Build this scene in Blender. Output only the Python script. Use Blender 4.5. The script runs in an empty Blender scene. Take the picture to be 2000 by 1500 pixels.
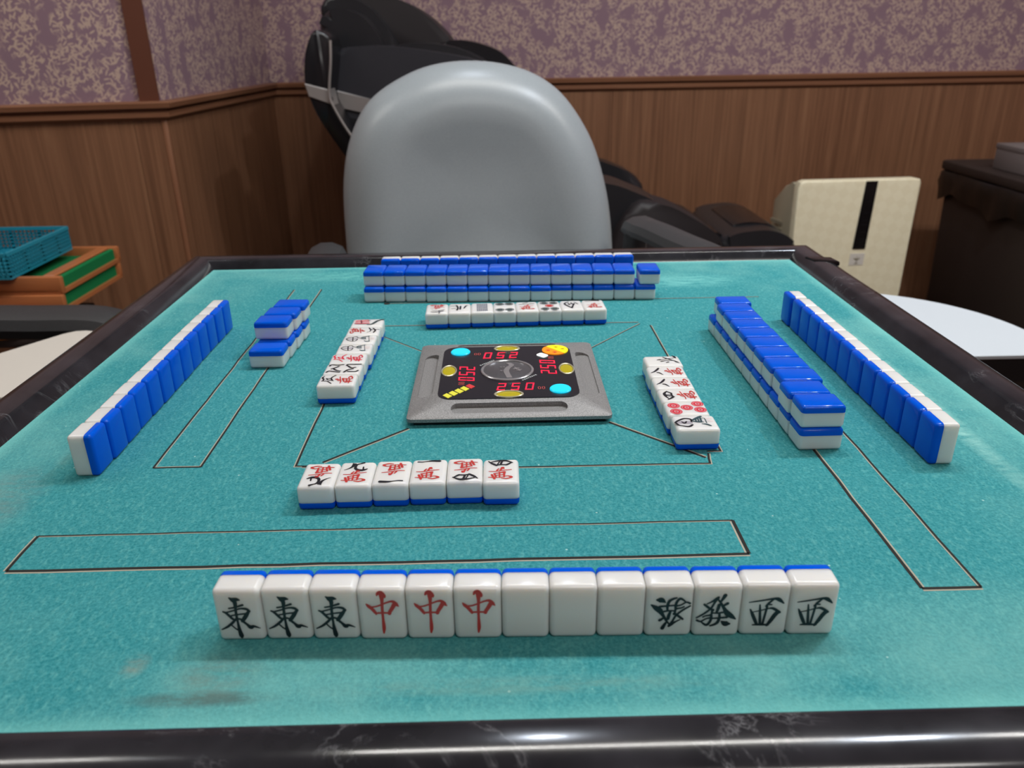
import bpy, bmesh, math, random
from mathutils import Vector, Matrix
random.seed(7)
SC = bpy.context.scene
COL = SC.collection
PI = math.pi
Z = 0.74                      # height of the felt

# ------------------------------------------------------------------ camera, light, exposure
cam_d = bpy.data.cameras.new('camera')
cam = bpy.data.objects.new('camera', cam_d); COL.objects.link(cam)
cam_d.sensor_width = 36.0
cam_d.lens = 1543.58 / 2000 * 36.0
yaw, pit, rol = 0.0158, 0.4135, -0.0141
fwd = Vector((math.sin(yaw)*math.cos(pit), math.cos(yaw)*math.cos(pit), -math.sin(pit)))
rt0 = Vector((math.cos(yaw), -math.sin(yaw), 0)); up0 = rt0.cross(fwd)
rt = rt0*math.cos(rol) + up0*math.sin(rol)
up = up0*math.cos(rol) - rt0*math.sin(rol)
cm = Matrix((rt, up, -fwd)).transposed().to_4x4()
cm.translation = Vector((-0.0058, -0.5715, Z + 0.2463))
cam.matrix_world = cm
cam_d.clip_start = 0.02
cam_d.dof.use_dof = True
cam_d.dof.focus_distance = 0.50
cam_d.dof.aperture_fstop = 13.0
SC.camera = cam

w = bpy.data.worlds.new('world'); SC.world = w; w.use_nodes = True
w.node_tree.nodes['Background'].inputs[0].default_value = (0.8, 0.85, 1, 1)
w.node_tree.nodes['Background'].inputs[1].default_value = 0.05
SC.view_settings.view_transform = 'Standard'
SC.view_settings.look = 'None'
SC.view_settings.gamma = 1.0
SC.view_settings.use_curve_mapping = False
SC.view_settings.exposure = -0.06

def area(name, loc, sx, sy, watts, color, rot=(0, 0, 0)):
    l = bpy.data.lights.new(name, 'AREA'); l.shape = 'RECTANGLE'; l.size = sx; l.size_y = sy
    l.energy = watts; l.color = color
    o = bpy.data.objects.new(name, l); COL.objects.link(o); o.location = loc; o.rotation_euler = rot
    return o
CEIL = 2.45
WARM = (1.0, 0.975, 0.93); COOL = (0.80, 0.88, 1.0)
# twin tube fittings (x, y, watts of one tube) and round downlights (x, y, watts)
FITTINGS = [(0.22, 0.45, 7.2), (-1.55, 0.45, 4.2), (1.75, 0.45, 8.5), (0.6, -1.4, 7.0)]  # the first hangs over the table; the others are unseen, added for fill
DOWNLIGHTS = [(0.98, 0.45, 13.0), (-0.95, 0.45, 7.0), (0.10, 1.02, 5.0)]  # last one added to brighten the grey chair and the back of the room
for fx, fy, fw in FITTINGS:
    for dy in (-0.045, 0.045):
        area('tube_light', (fx, fy+dy, CEIL-0.098), 1.2, 0.028, fw, WARM)
for fx, fy, fw in DOWNLIGHTS:
    l = bpy.data.lights.new('downlight_lamp', 'AREA'); l.shape = 'DISK'; l.size = 0.09
    l.energy = fw; l.color = COOL
    o = bpy.data.objects.new('downlight_lamp', l); COL.objects.link(o); o.location = (fx, fy, CEIL-0.022)

# ------------------------------------------------------------------ materials
def srgb(r, g, b):
    f = lambda c: (c/255/12.92 if c/255 <= 0.04045 else ((c/255+0.055)/1.055)**2.4)
    return (f(r), f(g), f(b), 1)
def mat(name, col, rough=0.5, metal=0.0, spec=0.5, sss=0.0, coat=0.0, emit=None, estr=0.0):
    m = bpy.data.materials.new(name); m.use_nodes = True
    b = m.node_tree.nodes['Principled BSDF']
    b.inputs['Base Color'].default_value = col
    b.inputs['Roughness'].default_value = rough
    b.inputs['Metallic'].default_value = metal
    b.inputs['Specular IOR Level'].default_value = spec
    if sss:
        b.inputs['Subsurface Weight'].default_value = sss
        b.inputs['Subsurface Radius'].default_value = (1.0, 0.9, 0.72)
        b.inputs['Subsurface Scale'].default_value = 0.0075
    if coat: b.inputs['Coat Weight'].default_value = coat; b.inputs['Coat Roughness'].default_value = 0.08
    if emit: b.inputs['Emission Color'].default_value = emit; b.inputs['Emission Strength'].default_value = estr
    return m
class NT:
    def __init__(s, m): s.m = m; s.t = m.node_tree; s.b = s.t.nodes['Principled BSDF']
    def n(s, typ, ins=None, **kw):
        nd = s.t.nodes.new(typ)
        for k, v in kw.items(): setattr(nd, k, v)
        for k, v in (ins or {}).items(): s.set(nd, k, v)
        return nd
    def set(s, nd, k, v):
        if hasattr(v, 'is_linked') or isinstance(v, bpy.types.NodeSocket): s.t.links.new(v, nd.inputs[k])
        else: nd.inputs[k].default_value = v
    def math(s, op, a, b=None, c=None):
        nd = s.t.nodes.new('ShaderNodeMath'); nd.operation = op
        for i, v in enumerate((a, b, c)):
            if v is not None: s.set(nd, i, v)
        return nd.outputs[0]
    def mix(s, f, a, b, mode='MIX'):
        nd = s.t.nodes.new('ShaderNodeMix'); nd.data_type = 'RGBA'; nd.blend_type = mode
        s.set(nd, 0, f); s.set(nd, 6, a); s.set(nd, 7, b)
        return nd.outputs[2]
    def ramp(s, f, stops, interp='LINEAR'):
        nd = s.t.nodes.new('ShaderNodeValToRGB'); nd.color_ramp.interpolation = interp
        cr = nd.color_ramp
        while len(cr.elements) > 1: cr.elements.remove(cr.elements[-1])
        for i, (p, c) in enumerate(stops):
            e = cr.elements[0] if i == 0 else cr.elements.new(p)
            e.position = p; e.color = c if isinstance(c, tuple) else (c, c, c, 1)
        s.set(nd, 0, f); return nd.outputs[0]
    def obj(s): return s.n('ShaderNodeTexCoord').outputs['Object']
    def uv(s): return s.n('ShaderNodeTexCoord').outputs['UV']
    def mapping(s, v, loc=(0,0,0), rot=(0,0,0), sc=(1,1,1)):
        return s.n('ShaderNodeMapping', {'Vector': v, 'Location': loc, 'Rotation': rot, 'Scale': sc}).outputs[0]
    def noise(s, v, scale, detail=3, rough=0.5, dist=0.0):
        return s.n('ShaderNodeTexNoise', {'Vector': v, 'Scale': scale, 'Detail': detail, 'Roughness': rough, 'Distortion': dist}).outputs['Fac']
    def bump(s, h, strength=0.2, dist=0.001):
        nd = s.n('ShaderNodeBump', {'Height': h, 'Strength': strength, 'Distance': dist}); s.t.links.new(nd.outputs[0], s.b.inputs['Normal'])
    def base(s, c): s.t.links.new(c, s.b.inputs['Base Color'])
    def rough(s, c): s.t.links.new(c, s.b.inputs['Roughness'])

M = {}
M['white'] = mat('tile_white', (0.76, 0.755, 0.735, 1), 0.2, spec=0.45, sss=0.7)
M['blue'] = mat('tile_blue', (0.0, 0.095, 0.67, 1), 0.09, spec=0.22)
M['ink_black'] = mat('ink_black', (0.008, 0.009, 0.014, 1), 0.35)
M['ink_red'] = mat('ink_red', (0.50, 0.035, 0.03, 1), 0.35)
M['ink_crimson'] = mat('ink_crimson', (0.66, 0.02, 0.05, 1), 0.35)
M['ink_green'] = mat('ink_green', (0.05, 0.075, 0.075, 1), 0.35)
M['ink_teal'] = mat('ink_teal', (0.03, 0.07, 0.085, 1), 0.35)
M['ink_grey'] = mat('ink_grey', (0.36, 0.34, 0.38, 1), 0.4)
M['ink_pink'] = mat('ink_pink', (0.72, 0.56, 0.55, 1), 0.4)
M['ink_slate'] = mat('ink_slate', (0.14, 0.16, 0.20, 1), 0.4)

# felt
m = mat('felt', srgb(60, 150, 150), 0.95, spec=0.15); t = NT(m); M['felt'] = m
o = t.obj()
fib = t.noise(o, 620, 4, 0.7); fib2 = t.noise(t.mapping(o, rot=(0, 0, 0.6), sc=(1, 0.5, 1)), 420, 3, 0.65); big = t.noise(o, 9, 4, 0.6)
c = t.mix(t.ramp(fib, [(0.33, 0.0), (0.70, 1.0)]), srgb(36, 124, 131), srgb(76, 160, 165))
c = t.mix(t.math('MULTIPLY', t.ramp(fib2, [(0.50, 0.0), (0.72, 1.0)]), 0.32), c, srgb(124, 196, 190))
# worn pale fibres along the edges where hands rest and streaks of handling
sep = t.n('ShaderNodeSeparateXYZ', {'Vector': o})
ax = t.math('ABSOLUTE', sep.outputs[0]); ay = t.math('ABSOLUTE', sep.outputs[1])
edge = t.math('MAXIMUM', ax, ay)
wear = t.math('MULTIPLY', t.ramp(edge, [(0.25, 0.0), (0.31, 1.0)]), t.ramp(big, [(0.40, 0.0), (0.68, 1.0)]))
c = t.mix(t.math('MULTIPLY', wear, 0.5), c, srgb(134, 194, 186))
pile = t.ramp(edge, [(0.330, 0.0), (0.3395, 1.0)])
c = t.mix(t.math('MULTIPLY', pile, 0.5), c, srgb(128, 205, 198))
spk = t.n('ShaderNodeTexVoronoi', {'Vector': o, 'Scale': 55.0}, feature='F1').outputs['Distance']
c = t.mix(t.math('MULTIPLY', t.math('LESS_THAN', spk, 0.035), 0.6), c, srgb(190, 225, 218))
def stain(cx, cy, rx, ry, col, amt, rot=0.0, thr=0.45):
    global c
    v = t.mapping(o, (-cx, -cy, 0)); v = t.mapping(v, rot=(0, 0, rot), sc=(1/rx, 1/ry, 0))
    g = t.n('ShaderNodeTexGradient', {'Vector': v}, gradient_type='SPHERICAL').outputs['Fac']
    nz = t.ramp(t.noise(t.mapping(o, sc=(60, 180, 1)), 1.0, 4, 0.7), [(thr-0.12, 0.0), (thr+0.18, 1.0)])
    c = t.mix(t.math('MULTIPLY', t.math('MULTIPLY', t.ramp(g, [(0.0, 0.0), (0.6, 1.0)]), nz), amt), c, col)
stain(-0.131, -0.3245, 0.036, 0.0055, srgb(80, 104, 102), 0.8, 0.02, 0.36)
stain(-0.128, -0.312, 0.024, 0.016, srgb(112, 134, 126), 0.6)
stain(-0.166, -0.304, 0.007, 0.009, srgb(140, 146, 132), 0.55)
stain(0.00, -0.3215, 0.10, 0.006, srgb(112, 156, 148), 0.6)
stain(-0.305, -0.165, 0.030, 0.045, srgb(112, 140, 138), 0.7)
stain(-0.288, 0.05, 0.012, 0.20, srgb(140, 178, 170), 0.8)
stain(0.303, -0.02, 0.010, 0.22, srgb(150, 205, 198), 0.8)
stain(-0.10, 0.305, 0.20, 0.03, srgb(120, 200, 192), 0.6)
stain(0.20, 0.262, 0.07, 0.03, srgb(130, 205, 200), 0.6)
t.base(c); t.bump(t.math('ADD', fib, t.math('MULTIPLY', fib2, 0.6)), 0.5, 0.0012)
M['seam_dark'] = mat('seam_dark', srgb(30, 26, 22), 0.9)
M['seam_pale'] = mat('seam_pale', srgb(172, 164, 146), 0.9)

# marbled dark rim
m = mat('rim_marble', srgb(46, 45, 49), 0.22, spec=0.45, coat=0.12); t = NT(m); M['rim'] = m
o = t.obj()
d1 = t.noise(o, 14, 5, 0.6, 2.5)
vein = t.math('ABSOLUTE', t.math('SUBTRACT', d1, 0.5))
vmask = t.ramp(t.noise(o, 17, 2, 0.5), [(0.52, 0.0), (0.70, 1.0)])
vf = t.math('MULTIPLY', t.ramp(vein, [(0.0, 1.0), (0.010, 0.30), (0.035, 0.0)]), vmask)
cl = t.ramp(t.noise(o, 22, 3, 0.6), [(0.35, srgb(30, 30, 34)), (0.75, srgb(50, 49, 54))])
t.base(t.mix(t.math('MULTIPLY', vf, 0.55), cl, srgb(140, 140, 144)))
t.rough(t.math('ADD', 0.08, t.math('MULTIPLY', d1, 0.14)))
M['black_plastic'] = mat('black_plastic', srgb(22, 22, 24), 0.42)
M['black_gloss'] = mat('black_gloss', srgb(14, 14, 16), 0.12)
M['panel_black'] = mat('panel_black', srgb(30, 31, 38), 0.28)
M['metal_dark'] = mat('metal_dark', srgb(50, 50, 52), 0.35, 0.8)
M['chrome'] = mat('chrome', srgb(200, 200, 202), 0.18, 1.0)

m = mat('console_grey', srgb(140, 138, 136), 0.5, 0.25); t = NT(m); M['console'] = m
o = t.obj()
t.base(t.mix(t.ramp(t.noise(o, 1500, 2, 0.7), [(0.35, 0.0), (0.7, 1.0)]), srgb(112, 111, 111), srgb(160, 159, 158)))
M['medal'] = mat('medal', srgb(120, 120, 124), 0.28, 0.7)
M['medal_rim'] = mat('medal_rim', srgb(190, 190, 192), 0.25, 0.7)
M['led_red'] = mat('led_red', (0.6, 0.0, 0.03, 1), 0.4, emit=(1.0, 0.012, 0.045, 1), estr=1.6)
M['led_off'] = mat('led_off', srgb(70, 10, 18), 0.4)
M['led_small'] = mat('led_small', srgb(190, 80, 75), 0.5)
M['print_pale'] = mat('print_pale', srgb(180, 186, 186), 0.5)
M['btn_blue'] = mat('btn_blue', srgb(30, 190, 225), 0.3, emit=(0.0, 0.62, 0.85, 1), estr=0.55)
M['btn_yellow'] = mat('btn_yellow', srgb(180, 165, 20), 0.3)
M['btn_ring'] = mat('btn_ring', srgb(196, 190, 160), 0.3, 0.4)
M['lit_yellow'] = mat('lit_yellow', srgb(245, 225, 20), 0.4, emit=(1, 0.8, 0.0, 1), estr=0.35)
M['lit_orange'] = mat('lit_orange', srgb(245, 140, 15), 0.4, emit=(1, 0.28, 0.0, 1), estr=0.3)
M['led_white'] = mat('led_white', srgb(250, 255, 250), 0.3, emit=(0.9, 1, 0.95, 1), estr=0.9)
M['bar_yellow'] = mat('bar_yellow', srgb(232, 228, 70), 0.4)
M['bar_red'] = mat('bar_red', srgb(215, 60, 62), 0.4)

m = mat('grey_vinyl', srgb(120, 127, 128), 0.34, spec=0.5); t = NT(m); M['grey_vinyl'] = m
o = t.obj()
t.base(t.mix(t.noise(o, 420, 2, 0.6), srgb(143, 151, 155), srgb(158, 165, 169)))
t.bump(t.noise(o, 700, 2, 0.5), 0.12, 0.0006)
m = mat('arm_plastic', srgb(60, 60, 61), 0.45); t = NT(m); M['arm'] = m
t.base(t.mix(t.noise(t.obj(), 600, 2, 0.6), srgb(40, 40, 42), srgb(66, 66, 67)))
M['leather_black'] = mat('leather_black', srgb(36, 36, 39), 0.30)
M['leather_matte'] = mat('leather_matte', srgb(34, 29, 31), 0.55)
M['shell_black'] = mat('shell_black', srgb(24, 24, 27), 0.24)
M['charcoal'] = mat('charcoal', srgb(48, 48, 53), 0.36)
M['silver'] = mat('silver', srgb(178, 172, 168), 0.35, 0.6)
M['cream_top'] = mat('cream_top', srgb(214, 208, 198), 0.45)
M['white_top'] = mat('white_top', srgb(200, 208, 214), 0.4)
M['bin_brown'] = mat('bin_brown', srgb(44, 34, 30), 0.6)
M['bag'] = mat('bag', srgb(20, 19, 19), 0.30)
M['grey_card'] = mat('grey_card', srgb(120, 110, 108), 0.7)
M['floor_dark'] = mat('floor_dark', srgb(70, 52, 42), 0.5)
M['ceiling'] = mat('ceiling', srgb(225, 222, 214), 0.9)
M['lamp_white'] = mat('lamp_white', srgb(235, 235, 230), 0.5)
M['tube'] = mat('tube', (1, 1, 1, 1), 0.5, emit=(1, 0.95, 0.84, 1), estr=4.0)
M['green_felt'] = mat('green_felt', srgb(30, 122, 70), 0.9, spec=0.1)
M['copper'] = mat('copper', srgb(184, 112, 68), 0.35, spec=0.5)
M['orange'] = mat('orange', srgb(178, 100, 30), 0.5)
M['teal_plastic'] = mat('teal_plastic', srgb(40, 148, 172), 0.38)
M['logo_grey'] = mat('logo_grey', srgb(120, 112, 86), 0.6)
M['purifier_body'] = mat('purifier_body', srgb(196, 188, 162), 0.5)
M['vent'] = mat('vent', srgb(150, 142, 122), 0.5)

m = mat('purifier_cream', srgb(238, 228, 196), 0.45); t = NT(m); M['purifier'] = m
v = t.mapping(t.obj(), rot=(0, 0.6, 0), sc=(38, 38, 38))
ch = t.n('ShaderNodeTexChecker', {'Vector': v, 'Scale': 1.0, 'Color1': srgb(240, 231, 200), 'Color2': srgb(236, 226, 194)})
t.base(ch.outputs[0]); t.bump(ch.outputs[1], 0.15, 0.001)

# wood panelling: UV in metres, grain running up the wall
def wood(name, dark, mid, light, rough=0.4):
    m = mat(name, mid, rough, spec=0.4); t = NT(m); u = t.uv()
    g = t.noise(t.mapping(u, sc=(70, 1.6, 1)), 1.0, 5, 0.62, 0.6)
    g2 = t.noise(t.mapping(u, sc=(260, 4, 1)), 1.0, 3, 0.6)
    b = t.noise(t.mapping(u, sc=(3.2, 0.25, 1)), 1.0, 2, 0.5)
    c = t.ramp(g, [(0.28, dark), (0.52, mid), (0.75, light)])
    c = t.mix(t.math('MULTIPLY', t.ramp(g2, [(0.50, 0.0), (0.72, 1.0)]), 0.40), c, dark)
    c = t.mix(t.math('MULTIPLY', t.ramp(b, [(0.35, 0.0), (0.7, 1.0)]), 0.35), c, light)
    t.base(c); return m
M['wood'] = wood('wood_panel', srgb(100, 67, 47), srgb(130, 90, 65), srgb(152, 110, 81))
M['rail'] = wood('rail_wood', srgb(112, 72, 50), srgb(132, 88, 63), srgb(150, 106, 78))
M['post'] = mat('post_wood', srgb(96, 52, 34), 0.5)

# wallpaper: mauve ground with sprays of slim beige leaves
m = mat('wallpaper', srgb(128, 102, 116), 0.85, spec=0.2); t = NT(m); M['paper'] = m
u = t.uv(); acc = None
wob = t.n('ShaderNodeTexNoise', {'Vector': u, 'Scale': 14.0, 'Detail': 1.0}).outputs['Color']
wv = t.n('ShaderNodeVectorMath', {0: wob, 1: (0.5, 0.5, 0.5)}, operation='SUBTRACT').outputs[0]
wv = t.n('ShaderNodeVectorMath', {0: wv, 'Scale': 0.007}, operation='SCALE').outputs[0]
uw = t.n('ShaderNodeVectorMath', {0: u, 1: wv}, operation='ADD').outputs[0]
clump = t.ramp(t.noise(t.mapping(u, sc=(1, 0.75, 1)), 21.0, 2, 0.5), [(0.39, 0.0), (0.48, 1.0)])
for k, a in enumerate((8, 26, 44, 62, 82, -14, -32, -50, -70)):
    vv = t.mapping(uw, (0.013*k, 0.37*k, 0), (0, 0, math.radians(a)), (1, 1, 1))
    vv = t.mapping(vv, sc=(1/0.0135, 1/0.050, 1))
    dd = t.n('ShaderNodeTexVoronoi', {'Vector': vv, 'Scale': 1.0, 'Randomness': 0.75}, voronoi_dimensions='2D', feature='F1').outputs['Distance']
    lf = t.math('LESS_THAN', dd, 0.150)
    acc = lf if acc is None else t.math('MAXIMUM', acc, lf)
leaf = t.math('MULTIPLY', acc, clump)
grd = t.mix(t.noise(u, 500, 2, 0.6), srgb(136, 108, 120), srgb(148, 122, 132))
t.base(t.mix(t.math('MULTIPLY', leaf, 0.72), grd, srgb(206, 180, 160)))
t.bump(t.noise(u, 380, 2, 0.6), 0.15, 0.001)

# ------------------------------------------------------------------ mesh helpers
def bm_mesh(name, bm, material, smooth=True, angle=0.6):
    bmesh.ops.recalc_face_normals(bm, faces=bm.faces)
    me = bpy.data.meshes.new(name); bm.to_mesh(me); bm.free()
    mats = material if isinstance(material, (list, tuple)) else [material]
    for mm in mats: me.materials.append(mm)
    if smooth:
        me.shade_smooth()
        if angle: me.set_sharp_from_angle(angle=angle)
    return me
def link(name, me, parent=None, mw=None):
    o = bpy.data.objects.new(name, me); COL.objects.link(o)
    if mw is not None: o.matrix_local = mw
    if parent: o.parent = parent
    return o
def obj(name, bm, material, parent=None, smooth=True, angle=0.6):
    return link(name, bm_mesh(name, bm, material, smooth, angle), parent)
def thing(name, label, cat, loc=(0, 0, 0), rz=0.0, group=None):
    o = bpy.data.objects.new(name, None); COL.objects.link(o)
    o.empty_display_size = 0.05; o.location = loc; o.rotation_euler = (0, 0, rz)
    return tag(o, label, cat, group)
def tag(o, label, cat, group=None):
    o['label'] = label; o['category'] = cat
    if group: o['group'] = group
    return o
def struct(o): o['kind'] = 'structure'; return o
def box(bm, c, s, rz=0.0, bev=0.0, seg=2):
    mx = Matrix.Translation(c) @ Matrix.Rotation(rz, 4, 'Z') @ Matrix.Diagonal((s[0], s[1], s[2], 1))
    r = bmesh.ops.create_cube(bm, size=1.0, matrix=mx)
    if bev:
        es = list({e for v in r['verts'] for e in v.link_edges})
        bmesh.ops.bevel(bm, geom=es, offset=bev, segments=seg, profile=0.5, affect='EDGES')
    return bm
def B(): return bmesh.new()
def prism(bm, pts, f, bev=0.0, seg=3):
    """pts: 2-D outline; f(p, 0|1) -> 3-D point on the two end faces"""
    a = [bm.verts.new(f(p, 0)) for p in pts]; b = [bm.verts.new(f(p, 1)) for p in pts]
    n = len(pts); es = []
    fa = bm.faces.new(a); fb = bm.faces.new(b[::-1])
    for i in range(n): bm.faces.new((a[i], b[i], b[(i+1) % n], a[(i+1) % n]))
    if bev:
        es = list(fa.edges) + list(fb.edges)
        bmesh.ops.bevel(bm, geom=es, offset=bev, segments=seg, profile=0.5, affect='EDGES', clamp_overlap=True)
    return bm
def catmull(pts, n=6, closed=False):
    P = [Vector(p) for p in pts]; N = len(P); out = []
    rng = range(N if closed else N-1)
    for i in rng:
        g = (lambda k: P[k % N]) if closed else (lambda k: P[min(max(k, 0), N-1)])
        p0, p1, p2, p3 = g(i-1), g(i), g(i+1), g(i+2)
        for s in range(n):
            x = s/n
            out.append(0.5*((2*p1) + (p2-p0)*x + (2*p0-5*p1+4*p2-p3)*x*x + (3*p1-p0-3*p2+p3)*x**3))
    if not closed: out.append(P[-1])
    return out
def tube(bm, pts, r, n=8, closed=False, flat=1.0, cap=True):
    """sweep an ellipse (r, r*flat) along pts"""
    P = [Vector(p) for p in pts]; rings = []; N = len(P); ref = None
    for i, p in enumerate(P):
        tn = (P[(i+1) % N]-P[i-1]) if closed else (P[min(i+1, N-1)]-P[max(i-1, 0)])
        tn.normalize()
        if ref is None: ref = Vector((0, 0, 1)) if abs(tn.z) < 0.9 else Vector((0, 1, 0))
        s = tn.cross(ref)
        if s.length < 1e-4: s = tn.orthogonal()
        s.normalize(); u = s.cross(tn); ref = u
        rr = r[i] if isinstance(r, (list, tuple)) else r
        rings.append([bm.verts.new(p + s*math.cos(2*PI*k/n)*rr + u*math.sin(2*PI*k/n)*rr*flat) for k in range(n)])
    for i in range(N if closed else N-1):
        a, b = rings[i], rings[(i+1) % N]
        for k in range(n): bm.faces.new((a[k], a[(k+1) % n], b[(k+1) % n], b[k]))
    if cap and not closed: bm.faces.new(rings[0][::-1]); bm.faces.new(rings[-1])
    return bm
def lathe(bm, prof, n=32, c=(0, 0, 0), sx=1.0, sy=1.0, close=True):
    rings = [[bm.verts.new((c[0]+r*sx*math.cos(2*PI*k/n), c[1]+r*sy*math.sin(2*PI*k/n), c[2]+z)) for k in range(n)] for r, z in prof]
    for a, b in zip(rings, rings[1:]):
        for k in range(n): bm.faces.new((a[k], a[(k+1) % n], b[(k+1) % n], b[k]))
    if close: bm.faces.new(rings[0][::-1]); bm.faces.new(rings[-1])
    return bm
def rrect(hx, hy, r, n=6, cx=0, cy=0):
    out = []
    for sx, sy, a0 in ((1, 1, 0), (-1, 1, 90), (-1, -1, 180), (1, -1, 270)):
        for k in range(n+1):
            a = math.radians(a0 + 90*k/n)
            out.append((cx+sx*(hx-r)+r*math.cos(a), cy+sy*(hy-r)+r*math.sin(a)))
    return out
def flatz(z0, z1): return lambda p, e: (p[0], p[1], z1 if e else z0)
def flaty(y0, y1): return lambda p, e: (p[0], y1 if e else y0, p[1])

# ------------------------------------------------------------------ the room
def wall(name, p0, p1, z1=CEIL, thick=0.06, material=None):
    """upright wall whose visible face runs p0->p1 (visible side to the right of that direction)"""
    a, b = Vector((p0[0], p0[1], 0)), Vector((p1[0], p1[1], 0)); L = (b-a).length
    dx = (b-a)/L; nrm = Vector((dx.y, -dx.x, 0))
    bm = B(); q = [a, b, b-nrm*thick, a-nrm*thick]
    lo = [bm.verts.new((v.x, v.y, 0)) for v in q]; hi = [bm.verts.new((v.x, v.y, z1)) for v in q]
    uvl = bm.loops.layers.uv.new('UVMap')
    fs = [bm.faces.new(lo[::-1]), bm.faces.new(hi)] + [bm.faces.new((lo[i], lo[(i+1) % 4], hi[(i+1) % 4], hi[i])) for i in range(4)]
    for f in fs:
        for l in f.loops: l[uvl].uv = ((l.vert.co-a).dot(dx), l.vert.co.z)
    return struct(obj(name, bm, material or M['paper'], None, False))
def board(name, p0, p1, z0, z1, depth, material, prof=None, off=0.0, mit=(0, 0)):
    """a moulding or panel standing off the wall face p0->p1; prof = [(out, z)...]"""
    a, b = Vector((p0[0], p0[1], 0)), Vector((p1[0], p1[1], 0)); L = (b-a).length
    dx = (b-a)/L; nrm = Vector((dx.y, -dx.x, 0))
    prof = prof or [(0, z0), (depth, z0), (depth, z1), (0, z1)]
    bm = B(); uvl = bm.loops.layers.uv.new('UVMap')
    A = [bm.verts.new(a + nrm*(d+off) + Vector((0, 0, z)) - dx*d*mit[0]) for d, z in prof]
    Bv = [bm.verts.new(b + nrm*(d+off) + Vector((0, 0, z)) + dx*d*mit[1]) for d, z in prof]
    n = len(prof); fs = [bm.faces.new(A), bm.faces.new(Bv[::-1])]
    for i in range(n): fs.append(bm.faces.new((A[i], Bv[i], Bv[(i+1) % n], A[(i+1) % n])))
    rails = prof and n > 4
    for f in fs:
        for l in f.loops:
            q = l.vert.co; s = (q-a).dot(dx); h = q.z + (q-a).dot(nrm)
            l[uvl].uv = (h, s) if rails else (s + 3.1*a.x, h)
    return obj(name, bm, material, None, False)
BW0, BW1 = (-0.752, 2.262), (2.7, 2.40)          # back wall
PL0, PL1 = (-2.3, 1.155), (-0.806, 1.455)        # wall of the pillar, towards us
wall('wall_back', BW0, BW1)
wall('wall_pillar', PL0, PL1)
wall('wall_return', PL1, BW0)
wall('wall_left', (-2.3, -2.3), PL0)
wall('wall_right', BW1, (2.7, -2.3))
wall('wall_front', (2.7, -2.3), (-2.3, -2.3))
bm = B(); box(bm, (0.2, 0.1, -0.03), (5.4, 5.2, 0.06)); struct(obj('floor', bm, M['floor_dark'], None, False))
bm = B(); box(bm, (0.2, 0.1, CEIL+0.03), (5.4, 5.2, 0.06)); struct(obj('ceiling', bm, M['ceiling'], None, False))
RAILZ = 0.858
def railprof(d=0.0):
    z = RAILZ
    return [(0, z-0.043), (0.012, z-0.043), (0.020, z-0.036), (0.020, z-0.024), (0.014, z-0.0215), (0.014, z-0.018), (0.028, z-0.015), (0.030, z-0.004), (0.026, z), (0, z)]
k = 1
def lerp(p, q, s): return (p[0]+(q[0]-p[0])*s, p[1]+(q[1]-p[1])*s)
def wainscot(p0, p1, cuts, mit=(0, 0)):
    global k
    L = math.hypot(p1[0]-p0[0], p1[1]-p0[1]); xs = [0.0] + cuts + [L]
    for s0, s1 in zip(xs, xs[1:]):
        o = board('trim_%d' % k, lerp(p0, p1, (s0+0.0006)/L), lerp(p0, p1, (s1-0.0006)/L), 0.0, RAILZ-0.04, 0.008, M['wood']); struct(o); k += 1
    o = board('trim_%d' % k, p0, p1, 0, 0, 0, M['rail'], railprof(), 0.0, mit); struct(o); k += 1
wainscot(BW0, BW1, [0.30, 1.152, 2.06, 2.97])
wainscot(PL0, PL1, [0.55, 1.455], (0, 0.76))
wainscot(PL1, BW0, [0.42], (0.76, 0))
# reddish post on the pillar's outer corner above the rail, and the lighter bead below it
dpl = Vector((PL1[0]-PL0[0], PL1[1]-PL0[1], 0)).normalized()
pa = (PL1[0]-dpl.x*0.046, PL1[1]-dpl.y*0.046)
struct(board('trim_%d' % k, pa, (PL1[0]-dpl.x*0.002, PL1[1]-dpl.y*0.002), RAILZ-0.002, CEIL, 0.010, M['post'])); k += 1
pb = (PL1[0]+0.001, PL1[1]-0.001)
bm = B(); box(bm, (PL1[0]+0.001, PL1[1]-0.004, 0.408), (0.013, 0.013, 0.814), 0.2, 0.003, 2)
uvl = bm.loops.layers.uv.new('UVMap')
for f in bm.faces:
    for l in f.loops: l[uvl].uv = (l.vert.co.x + l.vert.co.y, l.vert.co.z)
struct(obj('trim_%d' % k, bm, M['rail'])); k += 1

# ceiling lights; side and rear fittings and the chair downlight are added fill
places = ['over the mahjong table', 'added as fill left of the table near the pillar', 'added as fill right of the table towards the bin', 'added as fill behind the viewer']
for (fx, fy, fw), pl in zip(FITTINGS, places):
    r = thing('ceiling_light', 'white twin tube ceiling light ' + pl, 'ceiling light', (fx, fy, CEIL), 0, 'tube lights on the ceiling')
    bm = B(); prism(bm, [(-0.07, 0), (-0.03, -0.05), (0.03, -0.05), (0.07, 0)], lambda p, e: (-0.64 + 1.28*e, p[0], p[1])); obj('housing', bm, M['lamp_white'], r, False)
    for dy in (-0.045, 0.045):
        bm = B(); tube(bm, [(-0.6, dy, -0.08), (0.6, dy, -0.08)], 0.014, 12); obj('tube', bm, M['tube'], r)
        for ex in (-0.612, 0.612):
            bm = B(); box(bm, (ex, dy, -0.06), (0.024, 0.034, 0.07)); obj('tube_socket', bm, M['lamp_white'], r, False)
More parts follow.
